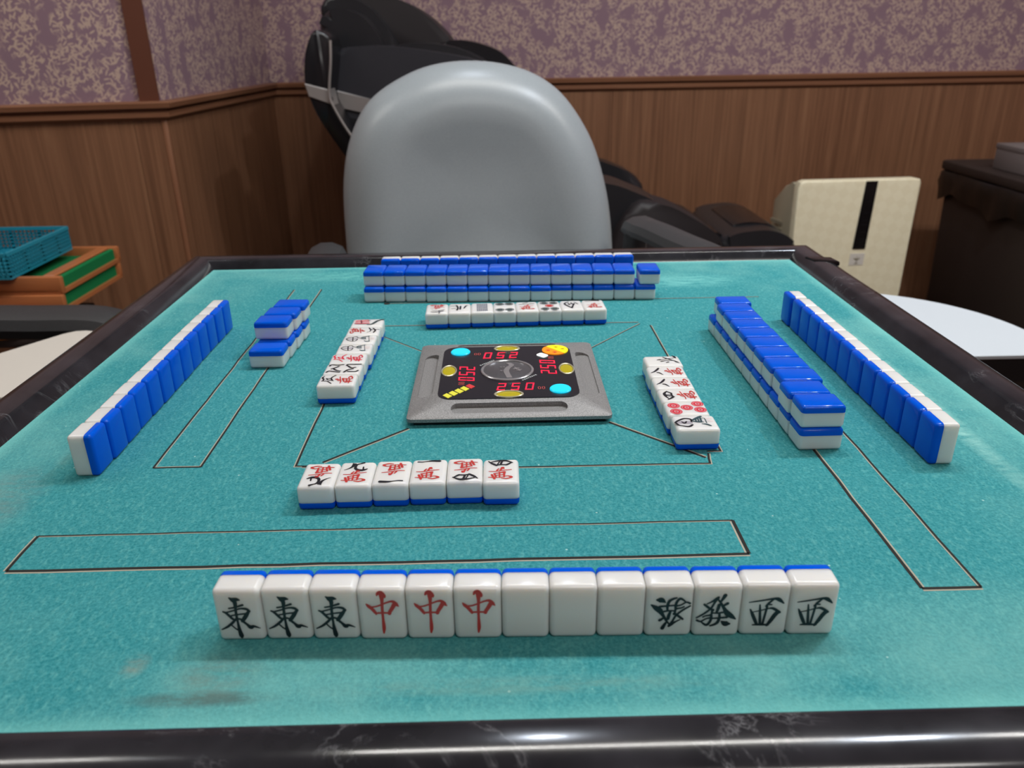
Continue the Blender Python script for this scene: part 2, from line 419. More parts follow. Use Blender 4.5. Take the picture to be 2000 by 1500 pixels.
for (fx, fy, fw), pl in zip(DOWNLIGHTS, ['at the right end of the table light', 'at the left end of the table light', 'added as fill above the back of the grey chair']):
    r = thing('downlight', 'small round cool white downlight ' + pl, 'downlight', (fx, fy, CEIL), 0, 'round downlights on the ceiling')
    bm = B(); lathe(bm, [(0.075, 0), (0.075, -0.012), (0.055, -0.018), (0.050, -0.012), (0.050, 0)], 28, close=False); obj('trim_ring', bm, M['lamp_white'], r)
    bm = B(); lathe(bm, [(0.050, -0.004), (0.050, -0.010)], 28); obj('lens', bm, M['tube'], r)

# ------------------------------------------------------------------ the table
tb = thing('mahjong_table', 'square automatic mahjong table with teal felt and dark marbled rim', 'mahjong table', (0, 0, 0))
HF = 0.3405
bm = B(); box(bm, (0, 0, Z-0.01), (2*HF+0.012, 2*HF+0.012, 0.02)); obj('felt_top', bm, M['felt'], tb, False)
RP = [(-0.003, -0.012), (0.0, 0.0), (0.0068, 0.0086), (0.0078, 0.0096), (0.0095, 0.0103), (0.013, 0.0107), (0.020, 0.0108), (0.028, 0.0101), (0.032, 0.0083), (0.0360, 0.0050), (0.0390, 0.0002), (0.0405, -0.006), (0.0410, -0.075), (-0.003, -0.075)]
for q in range(4):
    bm = B(); rot = Matrix.Rotation(q*PI/2, 4, 'Z'); rings = []
    for e in (-1, 1): rings.append([bm.verts.new(rot @ Vector((e*(HF+d), -(HF+d), Z+h))) for d, h in RP])
    n = len(RP)
    for i in range(n): bm.faces.new((rings[0][i], rings[1][i], rings[1][(i+1) % n], rings[0][(i+1) % n]))
    bm.faces.new(rings[0]); bm.faces.new(rings[1][::-1])
    obj('rim', bm, M['rim'], tb, True, 0.7)
# dark latch set in the rim by the far right corner
bm = B(); prism(bm, [(0.3475, 0.312), (0.3750, 0.306), (0.3770, 0.286), (0.3500, 0.292)], flatz(Z+0.006, Z+0.0116), 0.0015, 2); obj('rim_latch', bm, M['black_gloss'], tb)
bm = B(); box(bm, (0, 0, Z-0.125), (0.72, 0.72, 0.20), 0, 0.02, 2); obj('machine_body', bm, M['black_plastic'], tb)
bm = B(); box(bm, (0, 0, 0.31), (0.30, 0.30, 0.46), 0, 0.02, 2); obj('pedestal', bm, M['metal_dark'], tb)
bm = B(); box(bm, (0, 0, 0.045), (0.62, 0.62, 0.09), 0, 0.03, 3); obj('foot', bm, M['metal_dark'], tb)
# seams where the felt is cut round the tile lifts
def seam(name, pts, closed, wd=0.0013, pale=1):
    P = [Vector((x, y, 0)) for x, y in pts]
    for nm, off, wid, mt, h in ((name, 0.0, wd, M['seam_dark'], 0.00012), (name+'_fray', wd*0.85*pale, wd*0.5, M['seam_pale'], 0.00008)):
        bm = B(); N = len(P); L = []; R = []
        for i in range(N):
            d0 = (P[i]-P[i-1]) if (i > 0 or closed) else (P[1]-P[0])
            d1 = (P[(i+1) % N]-P[i]) if (i < N-1 or closed) else (P[-1]-P[-2])
            d0.normalize(); d1.normalize()
            n0 = Vector((-d0.y, d0.x, 0)); n1 = Vector((-d1.y, d1.x, 0)); nn = (n0+n1).normalized(); nn /= max(0.4, nn.dot(n0))
            L.append(bm.verts.new(P[i]+nn*(off+wid/2)+Vector((0, 0, Z+h)))); R.append(bm.verts.new(P[i]+nn*(off-wid/2)+Vector((0, 0, Z+h))))
        for i in range(N if closed else N-1):
            j = (i+1) % N; bm.faces.new((L[i], R[i], R[j], L[j]))
        obj(nm, bm, mt, tb, False)
def fine(pts, closed, amp=0.00035):
    out = []; N = len(pts)
    for i in range(N if closed else N-1):
        a, b = pts[i], pts[(i+1) % N]; L = math.hypot(b[0]-a[0], b[1]-a[1]); n = max(2, int(L/0.02))
        for s in range(n):
            j = amp if 0 < s else 0
            out.append((a[0]+(b[0]-a[0])*s/n + random.uniform(-j, j), a[1]+(b[1]-a[1])*s/n + random.uniform(-j, j)))
    if not closed: out.append(pts[-1])
    return out
def slot(lx0, lx1, y0, y1, q, ws, ps):
    f = lambda x, y: (x*math.cos(q)-y*math.sin(q), x*math.sin(q)+y*math.cos(q))
    c4 = [f(lx0, y0), f(lx1, y0), f(lx1, y1), f(lx0, y1)]
    for i in range(4):
        if ws[i]: seam('lift_seam', fine([c4[i], c4[(i+1) % 4]], False), False, ws[i], ps[i])
slot(-0.260, 0.121, -0.2350, -0.2040, 0, (0.0019, 0.0018, 0.0010, 0.0016), (-1, 1, 1, -1))
slot(-0.266, 0.120, -0.2245, -0.1955, PI/2, (0.0013, 0, 0.0017, 0.0018), (1, 1, 1, -1))
slot(-0.260, 0.122, -0.2290, -0.1985, PI, (0, 0.0007, 0.0012, 0), (1, 1, 1, 1))
slot(-0.254, 0.131, -0.2262, -0.1962, -PI/2, (0.0013, 0.0013, 0.0013, 0), (1, 1, 1, 1))
seam('drop_seam', fine([(-0.1225, -0.1335), (-0.1360, -0.1325), (-0.1362, 0.1300), (-0.110, 0.1305), (0.1245, 0.1270)], False), False)
seam('drop_seam', fine([(0.1265, -0.1275), (0.1245, -0.1403), (0.004, -0.1397), (-0.1319, -0.1337)], False), False)
seam('drop_seam', fine([(0.134, 0.119), (0.1345, 0.05), (0.1352, -0.1245), (0.1265, -0.1245)], False), False)
for a, b in (((-0.0700, -0.0830), (-0.1200, -0.1285)), ((0.0690, -0.0800), (0.1235, -0.1330)), ((0.0720, 0.0620), (0.1255, 0.1235)), ((-0.0720, 0.0630), (-0.1160, 0.1080))):
    seam('corner_seam', fine([a, b], False, 0.0002), False, 0.0018 if a[1] < 0 else 0.0010)
bm = B(); lathe(bm, [(0.0032, 0.0), (0.0032, 0.0002)], 14, (-0.1195, 0.1990, Z)); obj('felt_hole', bm, M['seam_dark'], tb, False)

# ------------------------------------------------------------------ the centre console
CX, CY = 0.0, -0.0100
cs = thing('score_console', 'grey metal score console with red digits and coloured buttons in the table centre', 'score console', (CX, CY, Z))
bm = B()
outl = [(0.0700, 0.0026), (0.0715, 0.0034), (0.0715, 0.0058), (0.0700, 0.0068), (0.0520, 0.0108), (0.0505, 0.0112)]
rings = []
for hlf, h in outl:
    rings.append([bm.verts.new((x, y, h)) for x, y in rrect(hlf, hlf, 0.004 if hlf > 0.06 else 0.010, 5)])
for a, b in zip(rings, rings[1:]):
    n = len(a)
    for i in range(n): bm.faces.new((a[i], a[(i+1) % n], b[(i+1) % n], b[i]))
bm.faces.new(rings[0][::-1]); bm.faces.new(rings[-1])
hs = obj('housing', bm, M['console'], cs, True, 0.5)
bm = B()
for q in range(4):
    pts = [(math.cos(q*PI/2)*x - math.sin(q*PI/2)*y, math.sin(q*PI/2)*x + math.cos(q*PI/2)*y) for x, y in rrect(0.041, 0.0056, 0.0054, 6, 0, -0.0608)]
    prism(bm, pts, flatz(0.0066, 0.02))
ct = obj('cutter', bm, M['console'], cs, False)
md = hs.modifiers.new('cut', 'BOOLEAN'); md.operation = 'DIFFERENCE'; md.object = ct; md.solver = 'EXACT'
bpy.context.view_layer.update()
me = bpy.data.meshes.new_from_object(hs.evaluated_get(bpy.context.evaluated_depsgraph_get()))
hs.modifiers.clear(); hs.data = me; me.set_sharp_from_angle(angle=0.5)
bpy.data.objects.remove(ct)
bm = B(); box(bm, (0, 0, 0.0013), (0.134, 0.134, 0.0026)); obj('base_plate', bm, M['black_plastic'], cs, False)
PT = 0.0116
bm = B(); prism(bm, rrect(0.0512, 0.0510, 0.010, 6), flatz(0.0100, PT), 0.0002, 1); obj('display_panel', bm, M['panel_black'], cs)
def rot4(p, q): return (math.cos(q*PI/2)*p[0] - math.sin(q*PI/2)*p[1], math.sin(q*PI/2)*p[0] + math.cos(q*PI/2)*p[1])
SEG = {'2': 'abged', '5': 'afgcd', '0': 'abcdef'}
def digit(bm, ch, x0, y0, wd, ht, sl, q, lit=True):
    th = 0.00135
    X = lambda u, v: rot4((x0 + u*wd + v*sl, y0 + v*ht), q)
    hx, vy = th/wd, th/ht
    seg = {'a': (0, 1-vy, 1, 1), 'd': (0, 0, 1, vy), 'g': (0, .5-vy/2, 1, .5+vy/2), 'f': (0, .5, hx, 1), 'e': (0, 0, hx, .5), 'b': (1-hx, .5, 1, 1), 'c': (1-hx, 0, 1, .5)}
    for s, (u0, v0, u1, v1) in seg.items():
        if (s in SEG[ch]) != lit: continue
        g = 0.03
        prism(bm, [X(u0+g, v0+g*.6), X(u1-g, v0+g*.6), X(u1-g, v1-g*.6), X(u0+g, v1-g*.6)], flatz(PT-0.0002, PT+0.00015 if lit else PT+0.00008))
for q in range(4):
    bm = B(); bo = B()
    for ch, x in zip('250', (-0.0090, 0.0013, 0.0117)):
        digit(bm, ch, x, -0.0375, 0.0062, 0.0124, 0.0016, q); digit(bo, ch, x, -0.0375, 0.0062, 0.0124, 0.0016, q, False)
    dg = obj('score_digits', bm, M['led_red'], cs, False); obj('unlit_segments', bo, M['led_off'], dg, False)
    bm = B()
    for x in (0.0214, 0.0244):
        for p in ((0, 0, .0022, .0005), (0, .0040, .0022, .0045), (0, 0, .0005, .0045), (.0017, 0, .0022, .0045)):
            prism(bm, [rot4((x+u, -0.0370+v), q) for u, v in ((p[0], p[1]), (p[2], p[1]), (p[2], p[3]), (p[0], p[3]))], flatz(PT-0.0002, PT+0.00012))
    obj('printed_zeros', bm, M['led_small'], cs, False)
    c = rot4((0, -0.0452), q); sx, sy = (1, 1) if q % 2 == 0 else (1, 1)
    rx, ry = (0.0107, 0.0060) if q % 2 == 0 else (0.0060, 0.0107)
    bm = B(); lathe(bm, [(1.0, PT-0.0003), (1.0, PT+0.0006), (0.93, PT+0.0010), (0.84, PT+0.0006), (0.82, PT-0.0003)], 36, (c[0], c[1], 0), rx, ry, False); bt = obj('side_button', bm, M['btn_ring'], cs)
    bm = B(); lathe(bm, [(0.82, PT-0.0003), (0.80, PT+0.0002), (0.5, PT+0.0005), (0.02, PT+0.0006)], 36, (c[0], c[1], 0), rx, ry); obj('button_cap', bm, M['btn_yellow'], bt)
for c in ((-0.0378, 0.0392), (0.0376, -0.0380)):
    bm = B(); lathe(bm, [(0.0078, PT-0.0003), (0.0078, PT+0.0006), (0.0072, PT+0.0012), (0.003, PT+0.0014), (0.0002, PT+0.0014)], 32, (c[0], c[1], 0)); b = obj('round_button', bm, M['btn_blue'], cs); b['label'] = 'glowing cyan button'
# two-colour lamp
for nm, mt, s in (('lamp_half', 'lit_orange', 1), ('lamp_half', 'lit_yellow', -1)):
    a0 = math.radians(-48)
    pts = [(0.0392+0.0104*math.cos(a0-s*PI*i/20) - s*0.0002, 0.0400+0.0104*math.sin(a0-s*PI*i/20) - s*0.0002) for i in range(21)]
    bm = B(); prism(bm, pts if s < 0 else pts, flatz(PT-0.0003, PT+0.0007), 0.0002, 1); h = obj(nm, bm, M[mt], cs); h['label'] = ('orange' if s > 0 else 'yellow') + ' half of the round lamp'
    bm = B()
    for i in range(2):
        cx = 0.0392 - s*0.0034 + (i-0.5)*0.0052; cy = 0.0400 - s*0.0036 + (0.5-i)*0.0045
        for dx, dy, sx, sy in ((0, 0.0009, 0.0032, 0.0005), (0, -0.0009, 0.0032, 0.0005), (0, 0, 0.0006, 0.0032), (0.0012, -0.0003, 0.0005, 0.0022)):
            box(bm, (cx+dx, cy+dy, PT+0.0007), (sx, sy, 0.0002))
    obj('lamp_print', bm, M['bar_red'] if s > 0 else M['btn_yellow'], h, False)
bm = B(); prism(bm, [(0.0282+x*0.707-y*0.707, 0.0292-x*0.707-y*0.707) for x, y in rrect(0.0042, 0.0030, 0.0014, 4)], flatz(PT-0.0002, PT+0.0005)); obj('indicator_led', bm, M['led_white'], cs)
for i in range(5):
    t0 = 0.0048*i
    p = [(-0.0475+t0*.83, -0.0450+t0*.83), (-0.0448+t0*.83, -0.0414+t0*.83), (-0.0405+t0*.83, -0.0462+t0*.83), (-0.0434+t0*.83, -0.0500+t0*.83)]
    bm = B(); prism(bm, p, flatz(PT-0.0002, PT+0.0003)); o = obj('gauge_bar', bm, M['bar_red' if i == 4 else 'bar_yellow'], cs, False); o['label'] = 'red gauge bar' if i == 4 else 'yellow gauge bar'
bm = B(); lathe(bm, [(0.0203, PT-0.0003), (0.0203, PT+0.0010), (0.0198, PT+0.0014), (0.0186, PT+0.0014), (0.0182, PT+0.0008)], 48, (-0.0004, -0.0012, 0), close=False); md_ = obj('medallion', bm, M['medal_rim'], cs)
bm = B(); lathe(bm, [(0.0183, PT-0.0002), (0.0183, PT+0.0006), (0.0175, PT+0.0008), (0.0002, PT+0.0008)], 48, (-0.0004, -0.0012, 0)); obj('medallion_disc', bm, M['medal'], md_)
bm = B()
wv_ = catmull([(0.0005, 0.0125, 0), (0.003, 0.0075, 0), (0.0005, 0.003, 0), (-0.0012, -0.003, 0), (-0.0004, -0.010, 0), (0.001, -0.0165, 0)], 6)
for a, b in zip(wv_, wv_[1:]):
    ws = 0.0042; prism(bm, [(a.x-ws*.5, a.y), (a.x+ws*.5, a.y), (b.x+ws*.5, b.y), (b.x-ws*.5, b.y)], flatz(PT+0.0007, PT+0.0011))
for (x, y, r) in ((0.0065, 0.0005, 0.0034), (0.0085, -0.0025, 0.0028), (-0.0055, 0.0040, 0.0012), (-0.0030, 0.0040, 0.0011), (-0.0050, -0.0035, 0.0016), (-0.0025, -0.0035, 0.0013)):
    prism(bm, [(x+r*(1 if i % 2 == 0 else .4)*math.cos(i*PI/4+.4), y+r*(1 if i % 2 == 0 else .4)*math.sin(i*PI/4+.4)) for i in range(8)], flatz(PT+0.0007, PT+0.0012))
obj('medallion_emblem', bm, M['medal_rim'], md_, False)
for s in (1, -1):
    bm = B()
    for i in range(8):
        f = i/7; x = s*(0.0110+0.0100*f); y = s*(-0.0200+0.0095*f)
        box(bm, (x, y, PT+0.0001), (0.0011, 0.0015 if i % 3 else 0.0011, 0.0003), 0.76)
    obj('printed_line', bm, M['print_pale'], cs, False)

# ------------------------------------------------------------------ mahjong tiles
TW, TH, TD, BT = 0.0209, 0.0282, 0.0155, 0.0048
PITCH = 0.02108
MARKS = {"east":[[[-2.73,10.03,0.7],[-1.55,9.02,1.9],[-0.58,7.51,1.8],[-0.77,4.0,1.2],[-0.88,0.29,1.2],[-0.83,-3.8,1.0],[-0.64,-7.92,1.6],[-0.3,-10.7,2.0],[-0.22,-11.67,1.2]],[[-1.23,9.35,1.5],[0.35,9.16,1.8],[1.51,8.91,0.8]],[[-3.62,4.37,0.8],[-1.13,4.84,0.9],[2.57,6.14,1.1]],[[-6.47,2.56,0.8],[-5.13,1.7,1.2],[-3.12,-1.04,1.2],[-1.95,-2.25,0.9]],[[-5.05,2.2,0.8],[-2.22,3.01,0.8],[1.19,4.14,0.9],[3.85,3.94,1.3],[5.08,2.75,1.2]],[[4.89,2.75,1.2],[3.3,0.24,1.8],[1.38,-2.63,1.6]],[[-4.02,0.16,0.8],[-0.37,0.96,0.8],[3.48,1.42,0.9]],[[-2.41,-1.73,0.8],[-0.2,-1.42,1.0],[2.0,-2.13,0.9]],[[-1.28,-1.4,1.0],[-3.25,-3.59,1.2],[-5.77,-5.79,1.1],[-8.4,-7.2,0.6]],[[1.27,-2.46,1.3],[3.14,-4.53,1.2],[4.54,-6.09,2.0],[5.98,-5.6,1.3],[8.61,-6.66,0.4]],[[-3.84,-4.79,0.7],[-2.37,-6.69,0.7],[-1.03,-7.75,0.8]]],
"centre":[[[-1.39,10.97,0.8],[-0.77,12.06,1.5],[0.5,12.38,1.8],[1.78,10.6,1.5],[2.03,9.61,0.5]],[[0.47,11.94,2.2],[0.67,9.96,1.9],[0.62,7.08,1.3],[0.44,2.62,1.2],[0.45,-1.89,1.1],[0.5,-5.3,1.4],[0.45,-7.59,1.4],[0.22,-9.84,0.7]],[[-6.33,6.28,0.6],[-5.45,5.16,1.5],[-3.97,3.57,1.5],[-2.54,1.31,1.3],[-2.39,0.52,0.6]],[[-5.3,4.82,0.8],[-3.52,4.68,0.8],[-1.51,5.11,0.8],[2.02,6.73,0.8],[4.04,7.48,1.0],[5.47,7.46,1.4],[6.62,6.12,1.8],[7.65,4.99,0.6]],[[5.89,5.9,1.9],[4.85,3.91,1.7],[3.82,2.13,1.6],[3.45,0.9,1.4]],[[-2.55,1.2,0.9],[-0.02,1.39,0.9],[3.94,1.34,0.9]]],
"green":[[[-6.08,4.03,1.0],[-4.92,3.0,1.2],[-3.15,1.44,1.1]],[[-4.88,4.32,0.6],[-3.01,5.42,0.9],[-0.87,7.01,1.6],[-0.21,7.82,1.1]],[[-0.36,7.61,1.3],[-1.67,4.99,1.0],[-3.03,1.95,1.0],[-5.74,-0.9,1.0],[-8.93,-3.17,0.8]],[[-0.36,6.81,0.7],[0.95,4.96,1.0],[2.92,1.46,1.5],[4.47,-1.02,2.6],[6.26,-2.49,2.2],[8.14,-4.01,0.7]],[[2.62,8.89,1.7],[1.88,7.18,1.4],[0.99,5.47,0.9]],[[4.02,4.47,1.4],[2.72,3.51,1.1],[1.99,2.6,0.7]],[[-3.78,1.14,0.8],[-1.98,1.22,1.0],[-2.39,0.3,0.9]],[[-2.43,0.71,1.0],[-2.72,-1.55,1.0],[-4.98,-2.14,0.8],[-6.16,-2.79,0.8]],[[-2.64,-1.55,1.1],[-2.52,-3.83,1.2],[-3.16,-5.91,1.2],[-4.21,-7.15,1.3],[-5.41,-6.71,1.0],[-6.76,-5.44,0.7]],[[-8.73,-4.59,1.0],[-7.03,-5.23,0.9],[-4.83,-3.8,0.8],[-2.57,-3.21,1.0]],[[0.41,3.75,1.4],[0.11,1.7,1.4],[-0.51,-0.55,1.0]],[[-2.48,-0.52,0.8],[-0.16,-0.76,0.8],[2.35,-0.34,1.0]],[[0.93,-0.98,1.0],[1.06,-3.26,1.2],[0.46,-5.75,1.4],[-0.92,-6.98,1.2],[-2.6,-7.63,0.9]],[[-2.54,-3.63,0.8],[0.09,-3.45,0.9],[4.37,-3.05,1.1]],[[2.24,-5.35,0.8],[3.49,-6.31,2.4],[4.52,-6.63,2.5],[5.76,-6.69,1.0]]],
"west":[[[-7.5,4.65,0.5],[-3.64,5.33,0.8],[0.52,6.11,0.9],[3.65,6.56,1.3],[5.33,6.05,1.8],[7.48,4.12,0.7]],[[2.92,6.08,0.7],[1.29,4.44,1.1],[0.08,2.61,1.0]],[[2.38,3.35,0.7],[0.9,3.44,0.8]],[[-6.65,0.86,0.6],[-5.48,-1.85,1.4],[-3.72,-5.95,1.4],[-2.97,-7.5,1.0]],[[-5.78,-0.67,0.5],[-2.39,0.13,0.6],[1.21,1.26,0.7],[3.36,1.23,1.3],[6.29,-0.82,1.2]],[[5.51,-0.64,2.0],[4.19,-2.65,1.9],[2.74,-5.69,1.7],[1.44,-8.0,1.2]],[[-2.7,3.32,0.6],[-2.35,-0.21,1.0],[-1.63,-7.34,1.2]],[[0.5,2.44,1.0],[0.17,-0.91,1.0],[-0.55,-7.36,1.0]],[[-4.89,-7.71,0.6],[-1.88,-7.51,1.2],[2.09,-7.8,0.8]]],
"nine":[[[-7.29,4.0,0.4],[-4.84,5.47,0.8],[-2.99,7.88,1.4],[-2.48,10.37,1.6],[-1.64,10.79,1.0]],[[-3.09,11.32,0.9],[-1.08,10.08,0.9],[0.64,10.69,0.9],[3.07,11.97,1.4]],[[0.19,10.71,0.9],[-1.08,8.7,1.2],[-1.03,5.52,1.4],[0.84,3.64,1.7],[3.58,3.3,1.7],[5.86,4.55,0.8]],[[3.77,3.51,1.0],[3.45,7.14,0.6]]],
"one":[[[-6.88,10.27,1.0],[-4.47,10.07,0.9],[-1.78,10.6,0.8],[1.6,11.19,1.6],[5.61,10.87,1.9]]],
"wan":[[[-6.9,0.2,0.6],[-3.65,0.06,0.7],[-1.02,0.7,0.7],[2.27,1.58,0.7],[5.94,2.14,0.6]],[[-2.41,1.34,0.9],[-1.43,3.18,0.8]],[[-0.39,1.34,0.9],[0.91,4.89,1.3],[1.58,3.5,0.9]],[[-3.99,-2.49,0.9],[-3.25,-4.71,1.0],[-2.96,-6.98,0.9]],[[-3.77,-2.5,0.8],[-0.85,-1.52,0.8],[1.99,-0.76,1.5]],[[1.9,-0.98,1.3],[1.79,-4.06,1.0],[1.75,-6.67,0.8]],[[-0.9,-0.86,0.8],[-0.85,-7.2,0.8]],[[-3.25,-4.71,0.7],[1.77,-3.84,0.7]],[[-7.15,-6.8,0.6],[-4.16,-7.06,0.7],[-1.09,-6.98,0.6],[1.74,-6.45,0.6]],[[-5.31,-3.97,1.2],[-4.55,-6.39,1.1],[-3.8,-8.67,1.2]],[[0.32,-8.12,0.6],[2.78,-8.65,0.9],[4.92,-7.88,0.9],[5.95,-6.85,1.4],[3.87,-5.46,0.7],[1.93,-6.02,0.7]]],
"four":[[[-7.43,10.65,0.6],[-5.26,8.01,1.4],[-2.65,5.69,1.4]],[[-5.49,9.77,0.8],[-2.52,10.9,1.2],[0.45,11.23,1.8],[3.2,11.11,1.5],[6.69,8.77,0.8]],[[5.89,8.67,1.0],[4.04,6.91,1.3],[2.9,6.18,1.2]],[[-2.76,5.97,1.2],[0.18,6.53,1.1],[3.35,6.25,1.2]],[[-0.69,10.35,0.7],[-1.39,8.76,0.7],[-2.08,6.72,0.7]],[[0.79,10.75,1.1],[0.2,8.69,1.1],[-0.27,6.41,1.1]]],
"five":[[[6.84,10.52,0.7],[4.22,11.57,1.2],[0.95,9.78,0.9]],[[-1.87,10.99,0.9],[-2.33,7.17,0.9],[-3.16,6.18,1.0],[-6.83,3.31,0.7]],[[1.78,10.36,0.9],[-1.91,10.15,0.7]],[[2.74,8.56,0.7],[2.57,5.19,0.9],[5.19,4.43,1.0],[8.31,2.37,0.8]],[[2.18,8.04,0.8],[0.01,6.79,0.9],[-1.2,3.65,0.9],[-2.04,2.56,0.7]],[[2.56,4.98,1.1],[-1.21,3.44,1.1]]],
"bamboo8":[[[5.72,11.04,1.3],[8.12,9.86,1.3],[7.28,4.93,1.5],[8.1,0.83,1.3]],[[-0.18,8.63,1.3],[1.94,6.12,1.3],[4.65,3.8,1.3]],[[0.01,7.06,1.3],[-3.2,4.32,1.4],[-4.48,1.1,1.1]],[[-6.6,11.26,1.3],[-4.31,9.67,1.3],[-5.62,5.8,1.4],[-6.95,1.51,1.4]],[[6.06,-2.02,1.3],[8.2,-2.75,1.3],[8.06,-7.56,1.5],[8.08,-12.57,1.3]],[[5.43,-3.0,1.3],[1.28,-6.29,1.4],[2.13,-9.49,1.1]],[[-6.96,-2.01,1.3],[-2.54,-4.35,1.4],[-0.77,-7.91,1.3]],[[-5.9,-4.91,1.4],[-6.3,-10.31,1.4],[-4.07,-12.3,1.2]]],
"bird_tail":[[[1.47,10.94,0.7],[4.67,8.95,0.7],[5.16,5.81,0.7],[6.69,3.52,0.7],[3.89,1.0,0.7],[2.76,-1.48,0.8]],[[0.81,10.83,0.7],[-2.61,8.19,0.7],[-4.45,4.24,0.7],[-2.96,1.98,0.7],[0.93,1.22,0.6]],[[5.16,5.81,0.7],[-4.11,4.52,0.7]]],
"bird_fill":[[[0.76,9.9,0.6],[0.97,7.88,2.0],[0.83,5.33,2.4],[1.05,3.3,2.4],[2.28,1.9,1.0]]],
"bird_body":[[[2.45,-1.06,0.7],[5.02,-2.51,1.2],[5.9,-4.69,1.1],[7.74,-7.65,1.0]],[[4.71,-2.1,0.6],[0.37,-2.87,0.6]],[[4.97,-3.33,0.6],[-0.03,-4.08,0.6]],[[5.24,-4.55,0.6],[-0.1,-5.35,0.6]],[[-3.67,-4.97,0.7],[-5.08,-7.0,1.4],[-4.88,-9.13,1.4]],[[7.09,-7.29,0.4],[-4.23,-9.15,0.4]],[[0.76,-1.78,0.5],[0.53,-5.94,0.6]]],
"bird_beak":[[[3.35,-8.52,0.7],[2.14,-12.37,0.7]],[[0.03,-9.0,0.7],[-0.8,-12.09,0.7]]],
"six":[[[-6.8,4.25,1.0],[-2.1,6.34,1.1],[-2.37,7.72,0.8]],[[-2.1,6.34,0.8],[2.06,5.99,0.6],[4.69,3.79,0.4]],[[-5.89,7.7,1.1],[-0.48,10.23,1.3],[5.02,9.46,1.1]],[[-2.54,10.77,0.9],[-2.49,14.09,0.6]]],
"bamboo7_top":[[[-5.54,-1.28,1.7],[-3.93,-4.9,2.2],[4.32,-8.62,2.2],[7.79,-13.3,1.8]]],
"bamboo7_red":[[[5.08,10.52,1.5],[5.61,6.94,1.5]],[[1.74,10.47,1.5],[1.86,6.36,1.5]],[[-1.96,10.13,1.5],[-2.22,5.73,1.5]],[[5.9,5.52,1.5],[6.34,0.21,1.5]],[[1.78,4.89,1.5],[2.19,-0.64,1.5]],[[-2.3,4.27,1.5],[-1.91,-1.47,1.5]]],
"bamboo7_green":[[[-2.66,10.74,0.8],[-3.44,9.89,0.8],[-4.06,5.45,0.8]],[[6.72,6.62,1.0],[2.18,5.44,1.0],[-3.72,5.02,1.0]],[[-3.75,4.53,0.8],[-4.46,-1.36,0.8]],[[5.58,0.1,1.0],[5.11,-1.68,1.0]]],
"eight":[[[-2.16,11.9,0.7],[-0.16,9.27,1.2],[3.29,6.75,1.5],[6.42,5.09,1.2]],[[-2.03,7.49,1.2],[-2.61,6.08,1.3],[-6.38,4.0,0.5]]],
"north":[[[1.47,4.34,0.7],[2.24,2.33,1.3],[2.17,1.03,0.7]],[[7.06,-1.35,1.0],[4.89,-3.02,1.1],[1.79,-6.13,1.1]],[[1.35,2.06,0.6],[3.41,-3.17,0.7],[4.58,-8.91,0.7]],[[9.63,-9.06,0.9],[7.47,-10.17,1.8],[4.61,-10.56,1.0]],[[-1.74,1.89,1.1],[-0.04,-2.05,0.9],[0.11,-4.7,0.8],[-0.38,-8.53,0.7]],[[1.8,-5.92,1.0],[-0.67,-8.47,0.9],[-3.35,-9.88,1.6],[-5.27,-11.42,0.5]],[[-4.24,-1.76,0.9],[-3.03,-3.85,0.9]]],
"dots5":[[[4.07,7.9,1],[-5.07,7.79,1],[0.76,-0.44,1],[6.45,-8.78,1],[-2.78,-8.85,1]]],
"dot5r":[[[0.97,3.8,1],[0.55,-4.68,1],[4.68,-1.32,1],[-3.36,0.48,1]]],
"peacock_line":[[[-0.07,13.27,1.2],[2.27,11.25,1.3],[5.25,6.66,1.4],[4.31,2.49,1.3],[0.4,2.73,0.8]],[[-0.32,13.1,1.0],[-3.5,12.05,1.3],[-4.78,10.17,1.0],[-6.18,5.75,1.5],[-3.69,2.92,1.2]],[[0.7,8.97,0.8],[-1.31,7.46,1.3],[1.04,5.85,0.8]]],
"peacock_fill":[[[-0.38,11.81,1.6],[-0.24,9.61,3.2],[-0.14,6.55,3.6],[-0.52,3.81,3.0]]],
"peacock_body":[[[2.79,1.53,1.2],[5.12,-1.2,1.8],[8.18,-5.01,1.6]],[[1.08,1.49,1.0],[0.19,-1.78,1.6],[-0.06,-4.98,0.8]],[[5.63,-0.88,0.9],[0.25,-0.49,0.9]],[[6.3,-2.58,0.9],[0.17,-2.21,0.9]],[[7.21,-4.33,1.1],[0.58,-3.83,1.1]],[[4.97,-4.45,0.4],[5.35,-6.74,0.5],[-1.5,-6.8,0.6]],[[-2.8,-3.67,0.8],[-3.4,-6.12,1.5],[-5.52,-8.39,1.2]]],
"peacock_beak":[[[4.32,-7.59,0.7],[4.66,-10.96,0.7]],[[1.35,-8.16,0.7],[0.71,-11.27,0.7]]],
"north_far":[[[-8.28,6.32,0.8],[-2.88,6.68,0.9]],[[-7.25,-1.63,0.8],[-3.83,-1.29,0.8]],[[-2.91,7.39,1.5],[-1.53,0.36,1.4],[-2.32,-6.42,1.5]],[[0.88,5.06,1.3],[0.59,-4.29,1.3]],[[4.14,-1.64,0.9],[5.84,5.45,1.3],[7.97,6.72,0.7]]],
"dots4":[[[-4.37,7.98,1],[4.35,8.15,1],[-4.49,-8.61,1],[4.4,-8.74,1]]],
"dots5far":[[[-4.4,7.52,1],[4.32,7.27,1],[-4.73,-9.15,1],[4.11,-9.42,1],[-0.2,-0.61,1]]],
